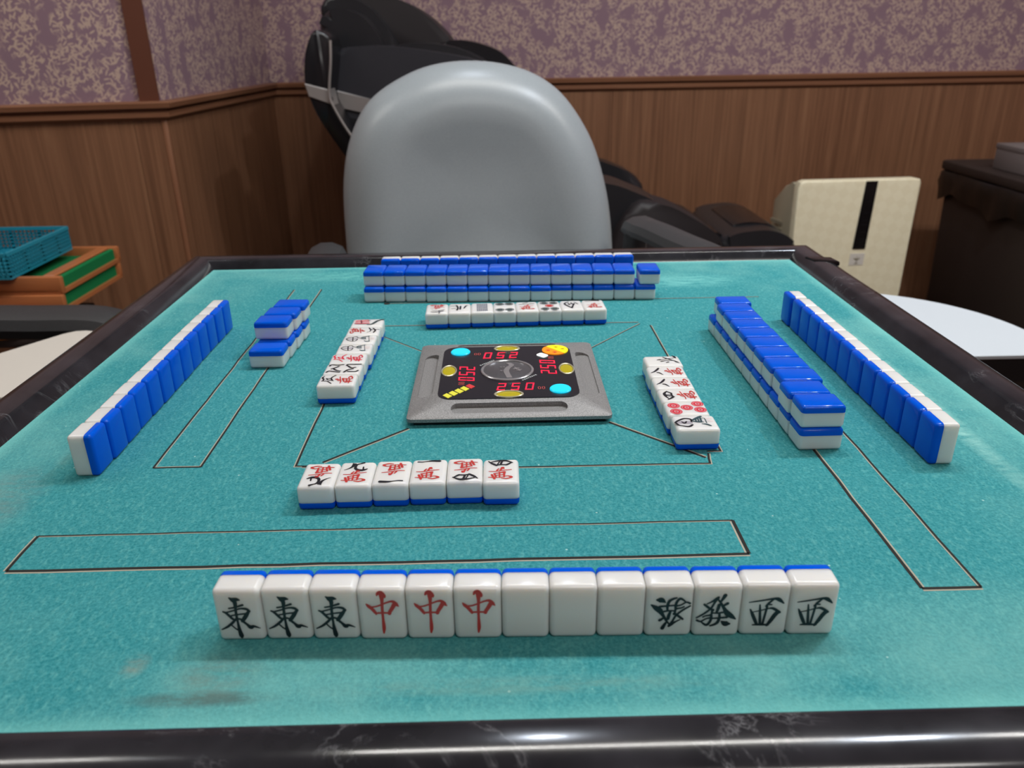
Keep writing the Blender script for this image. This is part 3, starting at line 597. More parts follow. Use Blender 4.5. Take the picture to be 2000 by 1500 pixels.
"south_far":[[[-2.17,9.66,0.9],[-6.42,3.24,1.5],[-0.56,-8.93,1.6]],[[3.2,8.32,0.8],[6.1,2.19,1.0]],[[2.8,4.08,1.2],[-0.77,-8.91,1.5]],[[-2.93,5.85,0.8],[-1.66,0.42,0.9]],[[-0.04,6.39,1.0],[1.61,0.64,1.0]],[[-3.14,0.93,0.8],[0.7,4.92,0.8]]],
"two":[[[-3.74,8.92,0.8],[0.92,10.77,0.9]],[[-7.12,5.31,0.9],[6.88,6.85,1.0]]],
"grid":[[[-6.09,9.24,1],[6.12,8.49,1],[-5.67,-11.42,1],[6.24,-12.14,1]]]}
def tile_half(top):
    bm = B(); box(bm, (0, 0, TD/2), (TW, TH, TD), 0, 0.0025, 4)
    g = bm.verts[:] + bm.edges[:] + bm.faces[:]
    bmesh.ops.bisect_plane(bm, geom=g, plane_co=(0, 0, BT), plane_no=(0, 0, 1), clear_inner=top, clear_outer=not top)
    es = [e for e in bm.edges if e.is_boundary]
    bmesh.ops.contextual_create(bm, geom=es)
    return bm
ME_BODY = bm_mesh('tile_body', tile_half(True), M['white'], True, 0.7)
ME_BACK = bm_mesh('tile_back', tile_half(False), M['blue'], True, 0.7)
def rotk(strokes, deg):
    a = math.radians(deg); c, s = math.cos(a), math.sin(a)
    return [[[x*c-y*s, x*s+y*c, wd] for x, y, wd in st] for st in strokes]
MEC = {}
def brush(key, mt):
    """brush strokes as raised ink on the face of a tile, in millimetres"""
    if (key, mt) in MEC: return MEC[(key, mt)]
    bm = B()
    for i, st in enumerate(MARKS[key]):
        P = catmull([Vector((x, y, wd)) for x, y, wd in st], 5)
        h = TD + 0.00006 + 0.000004*i; L = []; R = []
        for j, p in enumerate(P):
            d = (P[min(j+1, len(P)-1)] - P[max(j-1, 0)]); d.z = 0
            d = d.normalized() if d.length > 1e-6 else Vector((1, 0, 0))
            n = Vector((-d.y, d.x)) * max(0.15, p.z)/2
            L.append(((p.x+n.x)/1000, (p.y+n.y)/1000)); R.append(((p.x-n.x)/1000, (p.y-n.y)/1000))
        lv = [bm.verts.new((x, y, h)) for x, y in L]; rv = [bm.verts.new((x, y, h)) for x, y in R]
        for j in range(len(P)-1): bm.faces.new((lv[j], rv[j], rv[j+1], lv[j+1]))
        for e, sg in ((0, -1), (len(P)-1, 1)):
            p = P[e]; d = (P[min(e+1, len(P)-1)] - P[max(e-1, 0)]); d.z = 0; d = d.normalized() if d.length > 1e-6 else Vector((1, 0, 0))
            d *= sg; r = max(0.15, p.z)/2; a0 = math.atan2(d.y, d.x)
            vs = [bm.verts.new(((p.x+r*math.cos(a0+t*PI/8))/1000, (p.y+r*math.sin(a0+t*PI/8))/1000, h)) for t in range(-4, 5)]
            bm.faces.new(vs)
    for f in bm.faces:
        f.normal_update()
        if f.normal.z < 0: f.normal_flip()
    me = bpy.data.meshes.new(key); bm.to_mesh(me); bm.free(); me.materials.append(M[mt])
    MEC[(key, mt)] = me; return me
def rings(key, r, mt):
    kk = (key, mt, r)
    if kk in MEC: return MEC[kk]
    bm = B(); n = 24; i = 0
    def ann(cx, cy, r0, r1, h):
        a = [bm.verts.new((cx+r0*math.cos(2*PI*k/n), cy+r0*math.sin(2*PI*k/n), h)) for k in range(n)]
        b = [bm.verts.new((cx+r1*math.cos(2*PI*k/n), cy+r1*math.sin(2*PI*k/n), h)) for k in range(n)]
        for k in range(n): bm.faces.new((a[k], a[(k+1) % n], b[(k+1) % n], b[k]))
    for st in MARKS[key]:
        for x, y, _ in st:
            x /= 1000; y /= 1000; h = TD+0.00006
            ann(x, y, r, r*0.80, h); ann(x, y, r*0.70, r*0.12, h+1e-6) if mt != 'ink_crimson' else ann(x, y, r*0.72, r*0.40, h+1e-6)
            for k in range(6):
                a = k*PI/3; ann(x+r*0.52*math.cos(a), y+r*0.52*math.sin(a), r*0.20, r*0.07, h+3e-6)
            ann(x, y, r*0.22, r*0.02, h+4e-6)
    for f in bm.faces:
        f.normal_update()
        if f.normal.z < 0: f.normal_flip()
    me = bpy.data.meshes.new(key); bm.to_mesh(me); bm.free(); me.materials.append(M[mt]); MEC[kk] = me; return me
# marks not traced: bars of the nine bamboo and the petals of the five circles
MARKS['bamboo9'] = [[[x, y-2.6, 1.5], [x, y, 0.9], [x, y+2.6, 1.5]] for x in (-4.3, -2.6, -0.9, 0.9, 2.6, 4.3) for y in (-7.6, 0.0, 7.4)]
for key in MARKS:                       # ink of the flat tiles is broad
    if key not in ('east', 'centre', 'green', 'west', 'bamboo9'):
        MARKS[key] = [[[x, y, wd*1.25] for x, y, wd in st] for st in MARKS[key]]
for key in ('east', 'centre', 'green', 'west'):
    MARKS[key] = [[[x, y, wd*1.08] for x, y, wd in st] for st in MARKS[key]]
MARKS['wan_near'] = [[[x, y*0.95-1.4, wd] for x, y, wd in st] for st in MARKS['wan']]
MARKS['wan_low'] = [[[x*0.98, y*0.88-3.3, wd] for x, y, wd in st] for st in MARKS['wan']]
MARKS['four_side'] = [[[x, y-1.2, wd] for x, y, wd in st] for st in MARKS['four']]
FACES = {   # kind of face: [(part name, mark, colour, radius)]
    'east': [('character', 'east', 'ink_black', 0)], 'centre': [('character', 'centre', 'ink_red', 0)],
    'green': [('character', 'green', 'ink_black', 0)], 'west': [('character', 'west', 'ink_black', 0)],
    'blank': [],
    'nine': [('numeral', 'nine', 'ink_black', 0), ('suit_character', 'wan_near', 'ink_red', 0)],
    'one': [('numeral', 'one', 'ink_black', 0), ('suit_character', 'wan_near', 'ink_red', 0)],
    'two': [('numeral', 'two', 'ink_black', 0), ('suit_character', 'wan_near', 'ink_red', 0)],
    'four': [('numeral', 'four', 'ink_black', 0), ('suit_character', 'wan_near', 'ink_red', 0)],
    'fourside': [('numeral', 'four_side', 'ink_black', 0), ('suit_character', 'wan_low', 'ink_red', 0)],
    'five': [('numeral', 'five', 'ink_black', 0), ('suit_character', 'wan_low', 'ink_red', 0)],
    'redfive': [('numeral', 'five', 'ink_crimson', 0), ('suit_character', 'wan_low', 'ink_crimson', 0)],
    'six': [('numeral', 'six', 'ink_black', 0), ('suit_character', 'wan_low', 'ink_red', 0)],
    'eight': [('numeral', 'eight', 'ink_black', 0), ('suit_character', 'wan_low', 'ink_red', 0)],
    'north': [('character', 'north', 'ink_black', 0)], 'northfar': [('character', 'north_far', 'ink_black', 0)],
    'southfar': [('character', 'south_far', 'ink_black', 0)],
    'eightbamboo': [('bamboo_sticks', 'bamboo8', 'ink_black', 0)],
    'ninebamboo': [('bamboo_sticks', 'bamboo9', 'ink_slate', 0)],
    'sevenbamboo': [('red_sticks', 'bamboo7_red', 'ink_crimson', 0), ('stick_outline', 'bamboo7_green', 'ink_teal', 0), ('bamboo_stick', 'bamboo7_top', 'ink_green', 0)],
    'bird': [('tail_shade', 'bird_fill', 'ink_grey', 0), ('tail', 'bird_tail', 'ink_black', 0), ('wing', 'bird_body', 'ink_teal', 0), ('crest', 'bird_beak', 'ink_pink', 0)],
    'peacock': [('tail_shade', 'peacock_fill', 'ink_grey', 0), ('tail', 'peacock_line', 'ink_black', 0), ('wing', 'peacock_body', 'ink_teal', 0), ('crest', 'peacock_beak', 'ink_pink', 0)],
    'redcircles': [('circles', 'dots5', 'ink_crimson', 0.0041)],
    'fourcircles': [('circles', 'dots4', 'ink_green', 0.0041)],
    'fivecircles': [('circles', 'dots5far', 'ink_green', 0.0040)],
}
MARKS['dot_mid'] = [[MARKS['dots5far'][0].pop(4)]]
FACES['fivecircles'].append(('red_circle', 'dot_mid', 'ink_red', 0.0040))
def tile(label, group, loc, basis, face=None):
    """basis = world directions of the tile's own right, top-of-face and outward-of-face"""
    r = bpy.data.objects.new('mahjong_tile', None); COL.objects.link(r); r.empty_display_size = 0.01
    mx = Matrix((Vector(basis[0]), Vector(basis[1]), Vector(basis[2]))).transposed().to_4x4()
    mx.translation = Vector(loc); r.matrix_world = mx
    tag(r, label, 'mahjong tile', group)
    link('body', ME_BODY, r); link('back', ME_BACK, r)
    for nm, key, mt, rad in FACES.get(face, []):
        o = link(nm, rings(key, rad, mt) if rad else brush(key, mt), r)
    return r
J = lambda a: random.uniform(-a, a)
ORD = ['', 'first', 'second', 'third', 'fourth', 'fifth', 'sixth', 'seventh', 'eighth', 'ninth', 'tenth', 'eleventh', 'twelfth', 'thirteenth', 'fourteenth']
def yawed(v, a): return Vector((v[0]*math.cos(a)-v[1]*math.sin(a), v[0]*math.sin(a)+v[1]*math.cos(a), v[2]))
def upright(face, a):
    """standing tile whose face looks along `face` (2-D), turned by a"""
    n = yawed((face[0], face[1], 0), a); u = Vector((0, 0, 1)); return (u.cross(n), u, n)
# near standing hand
th = -0.0217; ux, uy = math.cos(th), math.sin(th)
hand = ['east']*3 + ['centre']*3 + ['blank']*3 + ['green']*2 + ['west']*2
what = {'east': 'black east character', 'centre': 'red centre character', 'blank': 'plain white blank face', 'green': 'black dragon character', 'west': 'black west character'}
for i, f in enumerate(hand):
    t_ = (i+0.5)*PITCH; s_ = 0.0008 - TD*0 + J(0.00025) + (0.0004 if i < 3 else 0)
    x = -0.1339 + ux*t_ - uy*s_; y = -0.2917 + uy*t_ + ux*s_
    b = upright((0, -1), th + J(0.006))
    if f == 'green' and i == 9: b = (-b[0], -b[1], b[2])
    pos = 'leftmost' if i == 0 else ('rightmost' if i == 12 else ORD[i+1] + ' from the left')
    extra = ' upside down' if (f == 'green' and i == 9) else ''
    tile('standing tile, %s%s, %s in the near hand' % (what[f], extra, pos), 'standing hand nearest the viewer',
         Vector((x, y, Z+TH/2)) + b[2]*(-TD), b, f)
# left, right and far standing hands, backs towards the middle
for i in range(13):
    x = -0.2702 + 0.0001 + J(0.0004); y = -0.1404 + (i+0.5)*PITCH
    b = upright((-1, 0), J(0.012))
    tile('standing tile showing blue back, %s in the left hand row' % ('nearest' if i == 0 else 'farthest' if i == 12 else ORD[i+1] + ' from the near end'),
         'standing hand along the left side', Vector((x, y, Z+TH/2)) + b[2]*(-TD), b)
for i in range(13):
    x = 0.2735 + J(0.0004) - 0.0003*0; y = -0.1490 + (i+0.5)*PITCH + (0.0030 if i == 12 else 0)
    b = upright((1, 0), J(0.012))
    tile('standing tile showing blue back, %s in the right hand row' % ('nearest' if i == 0 else 'farthest, set slightly apart' if i == 12 else ORD[i+1] + ' from the near end'),
         'standing hand along the right side', Vector((x, y, Z+TH/2)) + b[2]*(-TD), b)
for i in range(13):
    x = -0.1326 + (i+0.5)*PITCH; y = 0.2703 + TD - BT + J(0.0003)
    b = upright((0, 1), J(0.01))
    tile('standing tile peeping over the far wall, %s in the far hand' % ('leftmost' if i == 0 else 'rightmost' if i == 12 else ORD[i+1] + ' from the left'),
         'standing hand at the far side', Vector((x, y, Z+TH/2)) + b[2]*(-TD), b)
def flat(label, group, x, y, rz, face=None, lvl=0, down=False):
    a = math.radians(rz)
    if down:
        b = (yawed((1, 0, 0), a), yawed((0, -1, 0), a), Vector((0, 0, -1))); loc = Vector((x, y, Z+TD*(lvl+1)))
    else:
        b = (yawed((1, 0, 0), a), yawed((0, 1, 0), a), Vector((0, 0, 1))); loc = Vector((x, y, Z+TD*lvl))
    return tile(label, group, loc, b, face)
# discards
near = [('nine', 180, 'nine of characters upside down'), ('nine', 0, 'nine of characters right way up'), ('one', 180, 'one of characters upside down'),
        ('one', 0, 'one of characters right way up'), ('four', 180, 'four of characters upside down'), ('four', 0, 'four of characters right way up')]
for i, (f, r_, d_) in enumerate(near):
    dy = (0, 0.0003, 0.0006, 0.0010, 0.0011, -0.0012)[i]
    flat('face-up tile reading %s, %s of the near discards' % (d_, 'leftmost' if i == 0 else 'rightmost' if i == 5 else ORD[i+1]), 'discards nearest the viewer',
         -0.1226 + 0.0211*(i+0.5), -0.1846 + TH/2 + 0.0003*i + dy, r_ + J(0.6), f)
left = [('five', 90, 'five of characters with black numeral'), ('eightbamboo', 90, 'black eight of bamboo'), ('redfive', 90, 'all-red five of characters'),
        ('bird', 90, 'one-bamboo bird'), ('bird', 90, 'one-bamboo bird'), ('six', -90, 'six of characters'), ('sevenbamboo', 90, 'red and dark seven of bamboo')]
for i, (f, r_, d_) in enumerate(left):
    x = -0.1268 + 0.00045*i + (0 if i < 3 else 0.0010)
    flat('face-up tile showing %s, %s of the left discards' % (d_, 'nearest' if i == 0 else 'farthest' if i == 6 else ORD[i+1] + ' from the near end'), 'discards on the left',
         x, -0.0418 + 0.02135*(i+0.5), r_ + J(0.8), f)
right = [('peacock', 90, 'one-bamboo bird with feathered tail', 0.1065), ('redcircles', 90, 'five red circles', 0.1052), ('fourside', 90, 'four of characters', 0.1050),
         ('eight', 90, 'eight of characters', 0.1050), ('eight', 90, 'eight of characters', 0.1048), ('north', 90, 'black north character', 0.1062)]
for i, (f, r_, d_, x0) in enumerate(right):
    flat('face-up tile showing %s, %s of the right discards' % (d_, 'nearest' if i == 0 else 'farthest' if i == 5 else ORD[i+1] + ' from the near end'), 'discards on the right',
         x0 + TH/2, -0.1240 + 0.02135*(i+0.5), r_ + 1.2*(i == 5) + J(0.8) + (0.8 if i == 0 else 0), f)
far = [('six', 180, 'six of characters upside down'), ('northfar', 0, 'north character'), ('ninebamboo', 0, 'grey block of nine bamboo'), ('fourcircles', 0, 'four dark circles'),
       ('two', 0, 'two of characters'), ('fivecircles', 0, 'five circles, red middle'), ('southfar', 0, 'black angular wind character'), ('one', 0, 'one of characters')]
for i, (f, r_, d_) in enumerate(far):
    flat('face-up tile showing %s, %s of the far discards' % (d_, 'leftmost' if i == 0 else 'rightmost' if i == 7 else ORD[i+1] + ' from the left'), 'discards on the far side',
         -0.0741 + 0.0210*(i+0.5), 0.1185 + TH/2 + 0.00057*(i+0.5), r_ + 1.5 + J(0.4), f)
# walls of face-down tiles
for i in range(14):
    x = -0.1427 + 0.02117*(i+0.5)
    y = 0.2033 - 0.0263*(x+0.1427) + TH/2 - (0.0016 if 3 <= i <= 8 else 0) + J(0.0002)
    flat('face-down tile in the lower layer of the far wall, %s' % ('leftmost' if i == 0 else 'rightmost' if i == 13 else ORD[i+1] + ' from the left'), 'far wall of tiles', x, y, -1.5, None, 0, True)
for i in range(14):
    x = -0.1428 + 0.02117*(i+0.5) + (0.0042 if i == 13 else 0)
    y = 0.2087 - 0.0387*(x+0.1427) + TH/2 + J(0.0002) - (0.0008 if i == 13 else 0)
    flat('face-down tile in the upper layer of the far wall, %s' % ('leftmost' if i == 0 else 'rightmost, overhanging' if i == 13 else ORD[i+1] + ' from the left'), 'far wall of tiles', x, y, -2.0, None, 1, True)
for i in range(4):
    flat('face-down tile in the lower layer of the left wall, %s' % ('nearest, with uncovered back' if i == 0 else 'farthest' if i == 3 else ORD[i+1] + ' from the near end'), 'short left wall of tiles',
         -0.1967 + 0.0013*i, 0.0315 + PITCH*(i+0.5) + 0.0002*i, 90 + J(0.5), None, 0, True)
for i in range(3):
    flat('face-down tile in the upper layer of the left wall, %s' % ('nearest' if i == 0 else 'farthest' if i == 2 else 'middle'), 'short left wall of tiles',
         -0.1972 + 0.0024*i, 0.0562 + 0.0222*(i+0.5), 90 - 1.2 + J(0.5), None, 1, True)
for i in range(11):
    flat('face-down tile in the lower layer of the right wall, %s' % ('nearest' if i == 0 else 'farthest' if i == 10 else ORD[i+1] + ' from the near end'), 'right wall of tiles',
         0.1845 + TH/2 - 0.0001*i, -0.1272 + PITCH*(i+0.5), 90 + J(0.6), None, 0, True)
UX = [0.1851, 0.1838, 0.1868, 0.1860, 0.1858, 0.1858, 0.1857, 0.1850, 0.1854, 0.1853, 0.1888]
for i in range(11):
    flat('face-down tile in the upper layer of the right wall, %s' % ('nearest' if i == 0 else 'farthest' if i == 10 else ORD[i+1] + ' from the near end'), 'right wall of tiles',
         UX[i] - 0.0008 + TH/2, -0.1262 + 0.02115*(i+0.5) + 0.0005*(i > 1), 90 + J(0.6), None, 1, True)

# ------------------------------------------------------------------ chairs
BACKO = [(-0.236, 0.560), (-0.236, 0.625), (-0.235, 0.713), (-0.231, 0.773), (-0.218, 0.830), (-0.193, 0.880), (-0.160, 0.912), (-0.108, 0.939), (-0.062, 0.952), (-0.010, 0.956),
         (0.044, 0.951), (0.096, 0.936), (0.138, 0.910), (0.170, 0.874), (0.199, 0.824), (0.218, 0.765), (0.229, 0.705), (0.234, 0.636), (0.235, 0.560), (0.20, 0.520), (0.0, 0.508), (-0.20, 0.520)]
def office_chair(label, loc, rz, lift=0.0, vinyl='grey_vinyl', armr=0.29, armz=0.655, splay=0.0, shift=0.0, pad=0.030, rise=0.0):
    r = thing('office_chair', label, 'chair', loc, rz, 'office chairs round the mahjong table')
    # backrest cushion: rings from the back edge over a fat rounded border to a flat front
    O = catmull([Vector((x, z, 0)) for x, z in BACKO], 4, True)
    cx, cz = 0.0, 0.735; bm = B(); R = []
    for ins, y in ((0.012, 0.085), (0.0, 0.070), (-0.004, 0.050), (-0.001, 0.032), (0.010, 0.013), (0.026, -0.002), (0.046, -0.0115), (0.068, -0.0145), (0.092, -0.012), (0.125, -0.006), (0.165, -0.002), (0.20, -0.001)):
        ring = []
        for p in O:
            d = Vector((cx-p.x, cz-p.y, 0)); L = d.length; q = p + d*(ins/max(L, 1e-6))
            ring.append(bm.verts.new((q.x, 0.185 + y + (q.y-0.70)*0.16 + 0.10*q.x*q.x*0, q.y+lift)))
        R.append(ring)
    for a, b in zip(R, R[1:]):
        n = len(a)
        for i in range(n): bm.faces.new((a[i], a[(i+1) % n], b[(i+1) % n], b[i]))
    bm.faces.new(R[0][::-1]); bm.faces.new(R[-1])
    obj('backrest', bm, M[vinyl], r, True, 0)
    bm = B(); R = []
    for ins, y in ((0.004, 0.070), (0.0, 0.084), (0.03, 0.098), (0.10, 0.104)):
        R.append([bm.verts.new((p.x+(cx-p.x)*ins*4, 0.185+y+(p.y-0.70)*0.16, p.y+(cz-p.y)*ins*4+lift)) for p in O])
    for a, b in zip(R, R[1:]):
        n = len(a)
        for i in range(n): bm.faces.new((a[i], a[(i+1) % n], b[(i+1) % n], b[i]))
    bm.faces.new(R[0][::-1]); bm.faces.new(R[-1]); obj('back_shell', bm, M['black_plastic'], r, True, 0)
    bm = B(); prism(bm, rrect(0.245, 0.235, 0.09, 6, 0, -0.03), flatz(0.41+lift, 0.50+lift), 0.03, 4); obj('seat', bm, M[vinyl], r, True, 0)
    bm = B(); prism(bm, rrect(0.22, 0.21, 0.08, 6, 0, -0.03), flatz(0.385+lift, 0.412+lift), 0.008, 2); obj('seat_pan', bm, M['black_plastic'], r)
    bm = B(); tube(bm, catmull([(0, 0.10, 0.39+lift), (0, 0.27, 0.40+lift), (0, 0.295, 0.50+lift), (0, 0.295, 0.66+lift)], 5), 0.022, 8, False, 0.6); obj('back_bracket', bm, M['black_plastic'], r)
    for s in (-1, 1):
        X = s*armr; sy = shift if s < 0 else 0.0; sp = splay if s > 0 else 0.0
        az = armz + (rise if s > 0 else 0.0)
        loop = catmull([(X, 0.14+sy, 0.43+lift), (X, 0.17+sy, 0.55+lift), (X, 0.165+sy, az-0.02), (X, 0.10+sy, az), (X+sp*.4, 0.0+sy, az), (X+sp*.8, -0.09+sy, az-0.003), (X+sp, -0.132+sy, az-0.025), (X+sp, -0.128+sy, az-0.06), (X+sp*.6, -0.10+sy, 0.55+lift), (X, -0.06+sy, 0.43+lift)], 6)
        bm = B(); n = len(loop); rr = [pad if 0.22 < i/n < 0.72 else 0.022 for i in range(n)]
        tube(bm, loop, rr, 10, False, 0.62); ar = obj('armrest', bm, M['arm'], r)
        bm = B(); box(bm, (s*(armr-0.05), 0.04+sy*.5, 0.405+lift), (0.16, 0.24, 0.02), 0, 0.006, 2); obj('arm_bracket', bm, M['black_plastic'], ar)
    bm = B(); lathe(bm, [(0.028, 0.08), (0.028, 0.24+lift), (0.018, 0.24+lift), (0.018, 0.39+lift)], 16); obj('gas_column', bm, M['metal_dark'], r)
    for k_ in range(5):
        a = k_*2*PI/5 + 0.3; c_, s_ = math.cos(a), math.sin(a)
        bm = B(); tube(bm, [(0.02*c_, 0.02*s_, 0.10), (0.15*c_, 0.15*s_, 0.085), (0.28*c_, 0.28*s_, 0.062)], [0.028, 0.022, 0.016], 8); lg = obj('leg', bm, M['black_plastic'], r)
        bm = B(); tube(bm, [(0.28*c_-0.022*s_, 0.28*s_+0.022*c_, 0.026), (0.28*c_+0.022*s_, 0.28*s_-0.022*c_, 0.026)], 0.026, 14); tube(bm, [(0.28*c_, 0.28*s_, 0.03), (0.28*c_, 0.28*s_, 0.062)], 0.008, 8); obj('caster', bm, M['black_plastic'], lg)
    return r
office_chair('grey vinyl office chair with tall rounded back facing us across the table', (-0.006, 0.605, 0), 0.12, -0.009, armz=0.668, armr=0.265, splay=0.05, rise=0.020)
office_chair('office chair at the left edge showing only its black loop armrest', (-0.70, 0.300, 0), PI/2, -0.04, 'leather_matte', 0.285, 0.597, pad=0.040)

# ------------------------------------------------------------------ side tables
st = thing('side_table', 'cream side table board below the left corner of the mahjong table', 'side table', (-0.62, 0.42, 0), 0, 'side tables at the table corners')
Lp = [(-0.46, 0.301), (-0.46, 0.470), (-0.560, 0.515), (-0.592, 0.530), (-0.612, 0.537), (-0.627, 0.535), (-0.640, 0.524), (-0.688, 0.449), (-0.785, 0.301)]
bm = B(); prism(bm, [(x+0.62, y-0.42) for x, y in Lp], flatz(0.588, 0.600), 0.001, 1); obj('board', bm, M['cream_top'], st)
bm = B(); prism(bm, [(x*0.94-0.005+0.59, y*0.94-0.42+0.030) for x, y in Lp], flatz(0.552, 0.588)); obj('under_tray', bm, M['black_plastic'], st)
bm = B(); box(bm, (0.207, -0.075, 0.575), (0.10, 0.04, 0.03)); obj('bracket', bm, M['black_plastic'], st)
st = thing('side_table', 'white round-edged side table board below the right corner of the mahjong table', 'side table', (0.55, 0.45, 0), 0, 'side tables at the table corners')
c0 = (0.511, 0.439); Rr = 0.223
pts = [(0.42, 0.369)] + [(c0[0]+Rr*math.cos(a), c0[1]+Rr*math.sin(a)) for a in [math.radians(-18.3 + i*(113+18.3)/26) for i in range(27)]]
pts = [(p[0]-0.55, p[1]-0.45) for p in pts]
bm = B(); prism(bm, pts, flatz(0.594, 0.600), 0.001, 1); obj('board', bm, M['white_top'], st)
bm = B(); prism(bm, [(p[0]*0.96-0.006, p[1]*0.96+0.001) for p in pts], flatz(0.560, 0.594)); obj('under_tray', bm, M['black_plastic'], st)
bm = B(); box(bm, (-0.137, -0.03, 0.575), (0.10, 0.04, 0.03)); obj('bracket', bm, M['black_plastic'], st)
bm = B(); tube(bm, [(0.03, -0.02, 0.0), (0.03, -0.02, 0.562)], 0.02, 12); lathe(bm, [(0.11, 0.0), (0.11, 0.012), (0.02, 0.022)], 20, (0.03, -0.02, 0)); obj('post', bm, M['metal_dark'], st)

# ------------------------------------------------------------------ massage chair
mc = thing('massage_chair', 'large reclined black massage chair with silver stripe behind the grey chair', 'massage chair', (0.0, 1.72, 0))
MY = 1.72
def mpart(name, outline, y0, y1, material, bev=0.02, seg=3, parent=None, smooth=4):
    pts = [(p.x, p.y) for p in catmull([Vector((x, z, 0)) for x, z in outline], smooth, True)] if smooth else outline
    bm = B(); prism(bm, pts, flaty(y0-MY, y1-MY), bev, seg); return obj(name, bm, M[material], parent or mc, True, 0.9)
shell = mpart('side_shell', [(-0.412, 1.007), (-0.425, 1.000), (-0.444, 0.958), (-0.452, 0.904), (-0.448, 0.872), (-0.432, 0.823), (-0.405, 0.775), (-0.377, 0.731), (-0.30, 0.62), (-0.24, 0.56), (-0.22, 0.60), (-0.30, 0.70), (-0.357, 0.779), (-0.394, 0.843), (-0.399, 0.871), (-0.386, 0.940), (-0.383, 0.984), (-0.392, 1.000)], 1.43, 1.56, 'shell_black', 0.010, 3, None, 3)
bm = B(); prism(bm, [(-0.4535, 0.893), (-0.396, 0.878), (-0.3905, 0.843), (-0.4465, 0.863)], flaty(1.426-MY, 1.50-MY), 0.002, 1); obj('silver_stripe', bm, M['silver'], shell)
bm = B(); tube(bm, catmull([(-0.383, 1.428-MY, 0.985), (-0.386, 1.424-MY, 0.940), (-0.396, 1.422-MY, 0.871), (-0.390, 1.422-MY, 0.843), (-0.357, 1.424-MY, 0.779), (-0.30, 1.428-MY, 0.70)], 6), 0.003, 8); obj('silver_edge', bm, M['silver'], shell)
sh2 = mpart('shoulder_panel', [(-0.392, 0.962), (-0.330, 0.971), (-0.259, 0.969), (-0.150, 0.955), (-0.045, 0.933), (0.06, 0.885), (0.16, 0.800), (0.24, 0.700), (0.26, 0.600), (0.10, 0.50), (-0.14, 0.52), (-0.30, 0.64), (-0.370, 0.735), (-0.405, 0.815), (-0.412, 0.870), (-0.400, 0.925)], 1.55, 1.70, 'charcoal', 0.022, 4)
bm = B(); prism(bm, [(-0.410, 0.872), (-0.318, 0.848), (-0.18, 0.815), (-0.18, 0.784), (-0.335, 0.815), (-0.408, 0.830)], flaty(1.545-MY, 1.60-MY), 0.002, 1); obj('silver_stripe', bm, M['silver'], sh2)
mpart('lower_panel', [(-0.400, 0.800), (-0.335, 0.798), (-0.20, 0.770), (0.0, 0.66), (0.1, 0.50), (-0.10, 0.48), (-0.28, 0.60), (-0.36, 0.72)], 1.535, 1.60, 'shell_black', 0.010, 2)
mpart('head_cushion', [(-0.447, 1.000), (-0.444, 1.030), (-0.425, 1.053), (-0.388, 1.058), (-0.343, 1.043), (-0.312, 1.012), (-0.290, 0.965), (-0.290, 0.90), (-0.36, 0.88), (-0.41, 0.93)], 1.64, 1.86, 'leather_black', 0.045, 5)
mpart('head_roll', [(-0.452, 1.040), (-0.450, 1.075), (-0.420, 1.092), (-0.370, 1.085), (-0.320, 1.055), (-0.285, 1.010), (-0.262, 0.960), (-0.29, 0.93), (-0.33, 0.97), (-0.38, 1.03)], 1.72, 1.94, 'leather_black', 0.03, 4)
mpart('pillow', [(-0.444, 1.070), (-0.430, 1.100), (-0.380, 1.112), (-0.293, 1.092), (-0.236, 1.074), (-0.172, 1.032), (-0.121, 0.975), (-0.13, 0.94), (-0.203, 0.958), (-0.262, 0.962), (-0.297, 1.015), (-0.357, 1.055)], 1.80, 2.06, 'leather_matte', 0.03, 4)
mpart('shoulder_pad', [(-0.285, 0.950), (-0.250, 0.972), (-0.195, 0.976), (-0.120, 0.968), (-0.060, 0.948), (-0.02, 0.920), (-0.05, 0.88), (-0.15, 0.90), (-0.25, 0.91)], 1.62, 1.80, 'leather_black', 0.03, 4)
mpart('far_shoulder', [(-0.150, 0.965), (-0.115, 0.981), (-0.06, 0.976), (0.000, 0.957), (0.036, 0.930), (0.070, 0.880), (0.0, 0.84), (-0.10, 0.90)], 1.72, 2.02, 'shell_black', 0.03, 4)
mpart('back_cushion', [(-0.36, 0.93), (-0.26, 0.95), (-0.10, 0.90), (0.10, 0.72), (0.26, 0.52), (0.24, 0.42), (0.05, 0.44), (-0.20, 0.62), (-0.34, 0.80)], 1.66, 1.98, 'leather_black', 0.04, 4)
mpart('far_shell', [(-0.43, 1.00), (-0.38, 0.98), (-0.20, 0.93), (0.05, 0.80), (0.24, 0.62), (0.24, 0.48), (-0.10, 0.48), (-0.32, 0.66), (-0.43, 0.86)], 1.98, 2.06, 'shell_black', 0.012, 2)
mpart('seat', [(0.10, 0.40), (0.14, 0.50), (0.36, 0.52), (0.58, 0.49), (0.62, 0.42), (0.56, 0.34), (0.14, 0.32)], 1.64, 1.98, 'leather_black', 0.03, 4)
mpart('armrest', [(0.13, 0.600), (0.20, 0.645), (0.286, 0.640), (0.350, 0.618), (0.410, 0.590), (0.45, 0.550), (0.44, 0.44), (0.30, 0.30), (0.10, 0.28), (0.05, 0.45)], 1.47, 1.63, 'leather_black', 0.025, 4)
mpart('arm_side', [(0.34, 0.590), (0.42, 0.592), (0.49, 0.560), (0.562, 0.512), (0.58, 0.46), (0.54, 0.34), (0.32, 0.30), (0.28, 0.46)], 1.43, 1.56, 'leather_matte', 0.022, 4)
mpart('armrest', [(0.05, 0.600), (0.20, 0.645), (0.34, 0.620), (0.46, 0.550), (0.44, 0.40), (0.10, 0.34)], 1.98, 2.08, 'leather_black', 0.025, 4)
